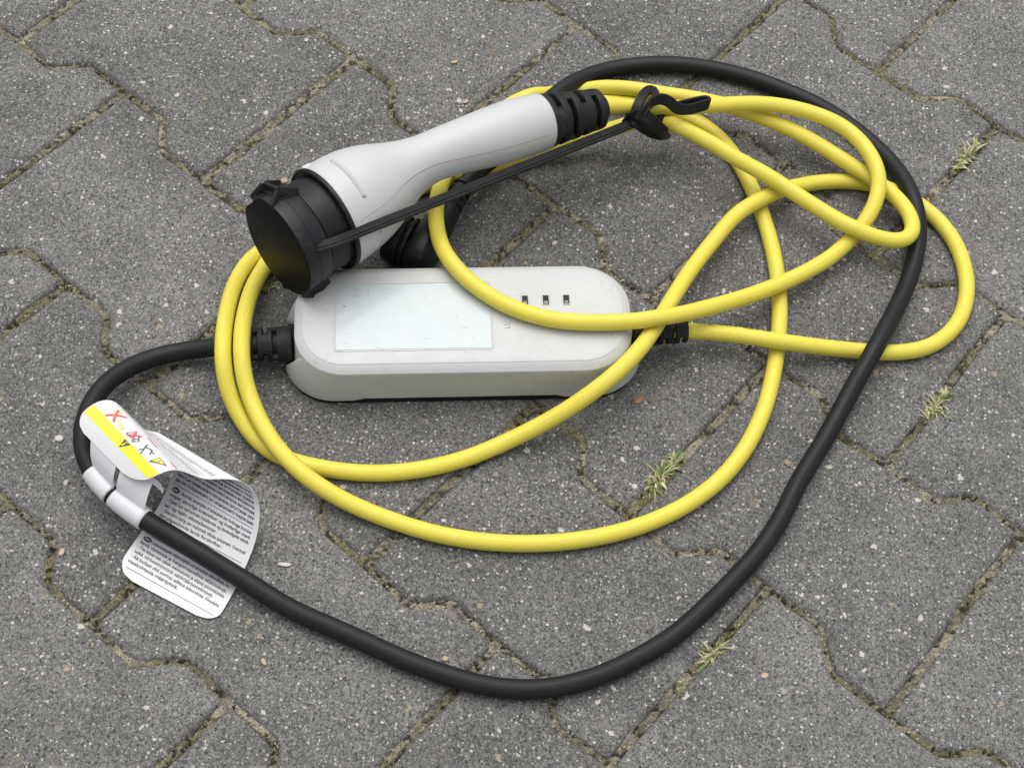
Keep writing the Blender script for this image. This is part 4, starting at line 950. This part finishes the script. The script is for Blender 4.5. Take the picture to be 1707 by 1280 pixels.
# ================================================================== SMALL PRINT ON THE CABLES
def worn_print(name, C, pa, pb, r, ang, mat, parent, n):
    """the last traces of a rubbed-off print line: short unreadable dashes round the sheath"""
    D = resample(sub_path(C, pa, pb), 0.8); T, N, B = frames(D, (0, 0, 1)); V = []; F = []
    for _ in range(n):
        i = int(rng.integers(2, len(D) - 4)); L = int(rng.integers(1, 3)); w = rng.uniform(0.05, 0.16); a0 = ang + rng.choice([0, 0.16]) + rng.normal() * 0.02; k = len(V)
        for j in (i, i + L):
            n_ = unit(np.array([0, 0, 1.0]) - T[j] * T[j][2]); b_ = np.cross(T[j], n_)
            for q in (a0, a0 + w): V.append(D[j] + (n_ * math.cos(q) + b_ * math.sin(q)) * (r + 0.06))
        F.append([k, k + 1, k + 3, k + 2])
    o = mesh(name, V, F, mat, parent, smooth=False); o['kind'] = 'stuff'; return o
worn_print('worn_print', YC, (1160, 552), (1285, 566), YR, -0.75, 'print_worn', ycab, 46)
worn_print('worn_print', BC, (1000, 120), (1075, 109), BR, -0.8, 'print_faded', bcab, 30)

# ================================================================== GRASS TUFTS, PEBBLES, DEBRIS
def tuft(px, py, rx, n, hmm, label, straw=0.3, lean=(0, 0), spread=1.0):
    c = at(px, py, -3); V = []; F = []; fm = []; dirn = np.array([-sT, cT])                       # tufts stretch along the straight joints
    ncl = max(2, n // 14); cl = [(rng.uniform(-1, 1) * rx, rng.uniform(0, 2 * math.pi), rng.uniform(0.6, 1.15)) for _ in range(ncl)]
    for _ in range(n):
        co, ca, chh = cl[rng.integers(ncl)]; off = dirn * (co + rng.normal() * 1.6) + rng.normal(size=2) * 0.9; p = c + np.array([off[0], off[1], 0])
        a = ca + rng.normal() * 0.9; h = hmm * chh * (0.35 + 0.75 * rng.random() ** 1.5)
        d = np.array([math.cos(a), math.sin(a), 0]) * rng.uniform(0.35, 1.0) * spread + np.array([*lean, 0]); w = rng.uniform(0.45, 1.15); sd_ = unit(np.cross(d + 1e-6, [0, 0, 1])); b = len(V); up0 = rng.uniform(0.35, 1.25)
        for k in range(5):
            t = k / 4; q = p + d * h * t * (0.55 + 0.45 * t) + np.array([0, 0, h * up0 * (t - 0.62 * t * t)]); ww = w * (1 - t ** 1.6) + 0.05; V += [q - sd_ * ww, q + sd_ * ww + np.array([0, 0, .25])]
        for k in range(4): F.append([b + 2 * k, b + 2 * k + 1, b + 2 * k + 3, b + 2 * k + 2])
        r = rng.random(); fm += [(2 if r < straw else (1 if r < straw + 0.35 else 0))] * 4
    o = mesh('grass_tuft', V, F, ['blade_green', 'blade_pale', 'blade_straw'], None, smooth=True, loc=at(px, py, 0), fmats=fm)
    return tag(o, label, 'grass', 'grass tufts growing in the paving joints')
tuft(1612, 262, 17, 170, 15, 'sparse pale grass tuft in the joint at the upper right, beyond the cable loops', 0.4)
tuft(1560, 680, 13, 190, 15, 'bushy pale grass tuft in the joint right of the black cable', 0.4)
tuft(1104, 794, 16, 240, 16, 'largest grass tuft, growing inside the big yellow cable loop', 0.3)
tuft(1185, 1094, 7, 100, 14, 'small upright grass tuft in the joint outside the black cable loop', 0.35)
tuft(1134, 1146, 2.5, 30, 9, 'tiny green grass tuft, smallest, below the black cable loop', 0.05)
tuft(452, 478, 5, 45, 14, 'grass tuft half hidden under the dust cap beside the yellow cable', 0.35)
def pebble(px, py, a, b, rot, mat, label):
    c = at(px, py, 0); V = []; F = []; n, m = 10, 6; k0 = rng.random() * 50
    for i in range(m + 1):
        ph = math.pi * i / m
        for j in range(n):
            t = 2 * math.pi * j / n; x, y, z = math.sin(ph) * math.cos(t), math.sin(ph) * math.sin(t), math.cos(ph); k = 0.8 + 0.4 * float(fbm(np.array([x * 1.7 + k0]), np.array([y * 1.7 + z + k0]), 2)[0])
            X, Y = x * a * k * .9, y * b * k * .9; V.append(c + np.array([X * math.cos(rot) - Y * math.sin(rot), X * math.sin(rot) + Y * math.cos(rot), min(a, b) * 0.18 + z * min(a, b) * 0.42 * k]))
    for i in range(m):
        for j in range(n): F.append([i * n + j, (i + 1) * n + j, (i + 1) * n + (j + 1) % n, i * n + (j + 1) % n])
    return tag(mesh('pebble', V, F, mat, None, smooth=True, loc=c), label, 'pebble', 'loose pebbles on the pavement')
pebble(474, 302, 3.4, 2.8, 0.3, 'pebble_pink', 'pinkish pebble beside the top of the dust cap')
pebble(1065, 667, 5.0, 3.0, 0.8, 'pebble_brown', 'oval brown pebble right of the control box corner')
pebble(99, 731, 3.4, 2.7, 0.2, 'pebble_white', 'round white pebble left of the warning tag')
pebble(758, 104, 3.2, 1.8, 0.5, 'pebble_tan', 'flat cream pebble above the plug handle')
pebble(777, 170, 3.0, 1.6, 0.6, 'pebble_tan', 'cream pebble touching the top of the plug handle')
pebble(475, 941, 5.0, 1.7, 0.0, 'pebble_white', 'long pale stone chip right of the warning tag')
pebble(440, 1103, 3.0, 1.6, -0.9, 'pebble_tan', 'small cream pebble below the black cable at lower left')
pebble(1275, 1126, 2.8, 2.2, 0.3, 'pebble_tan', 'square cream pebble right of the small grass tuft')
pebble(1307, 1153, 2.9, 2.2, 0.7, 'pebble_grey', 'flat oval grey pebble at the lower right')
pebble(742, 1098, 2.3, 2.0, 0.1, 'pebble_tan', 'round beige pebble just inside the black cable at the bottom')
pebble(103, 920, 2.0, 3.2, -0.2, 'pebble_tan', 'narrow tan pebble at the left edge below the tag')
pebble(112, 1116, 2.6, 1.6, 0.2, 'pebble_pink', 'orange pebble at the lower left')
print('stones', n_st)
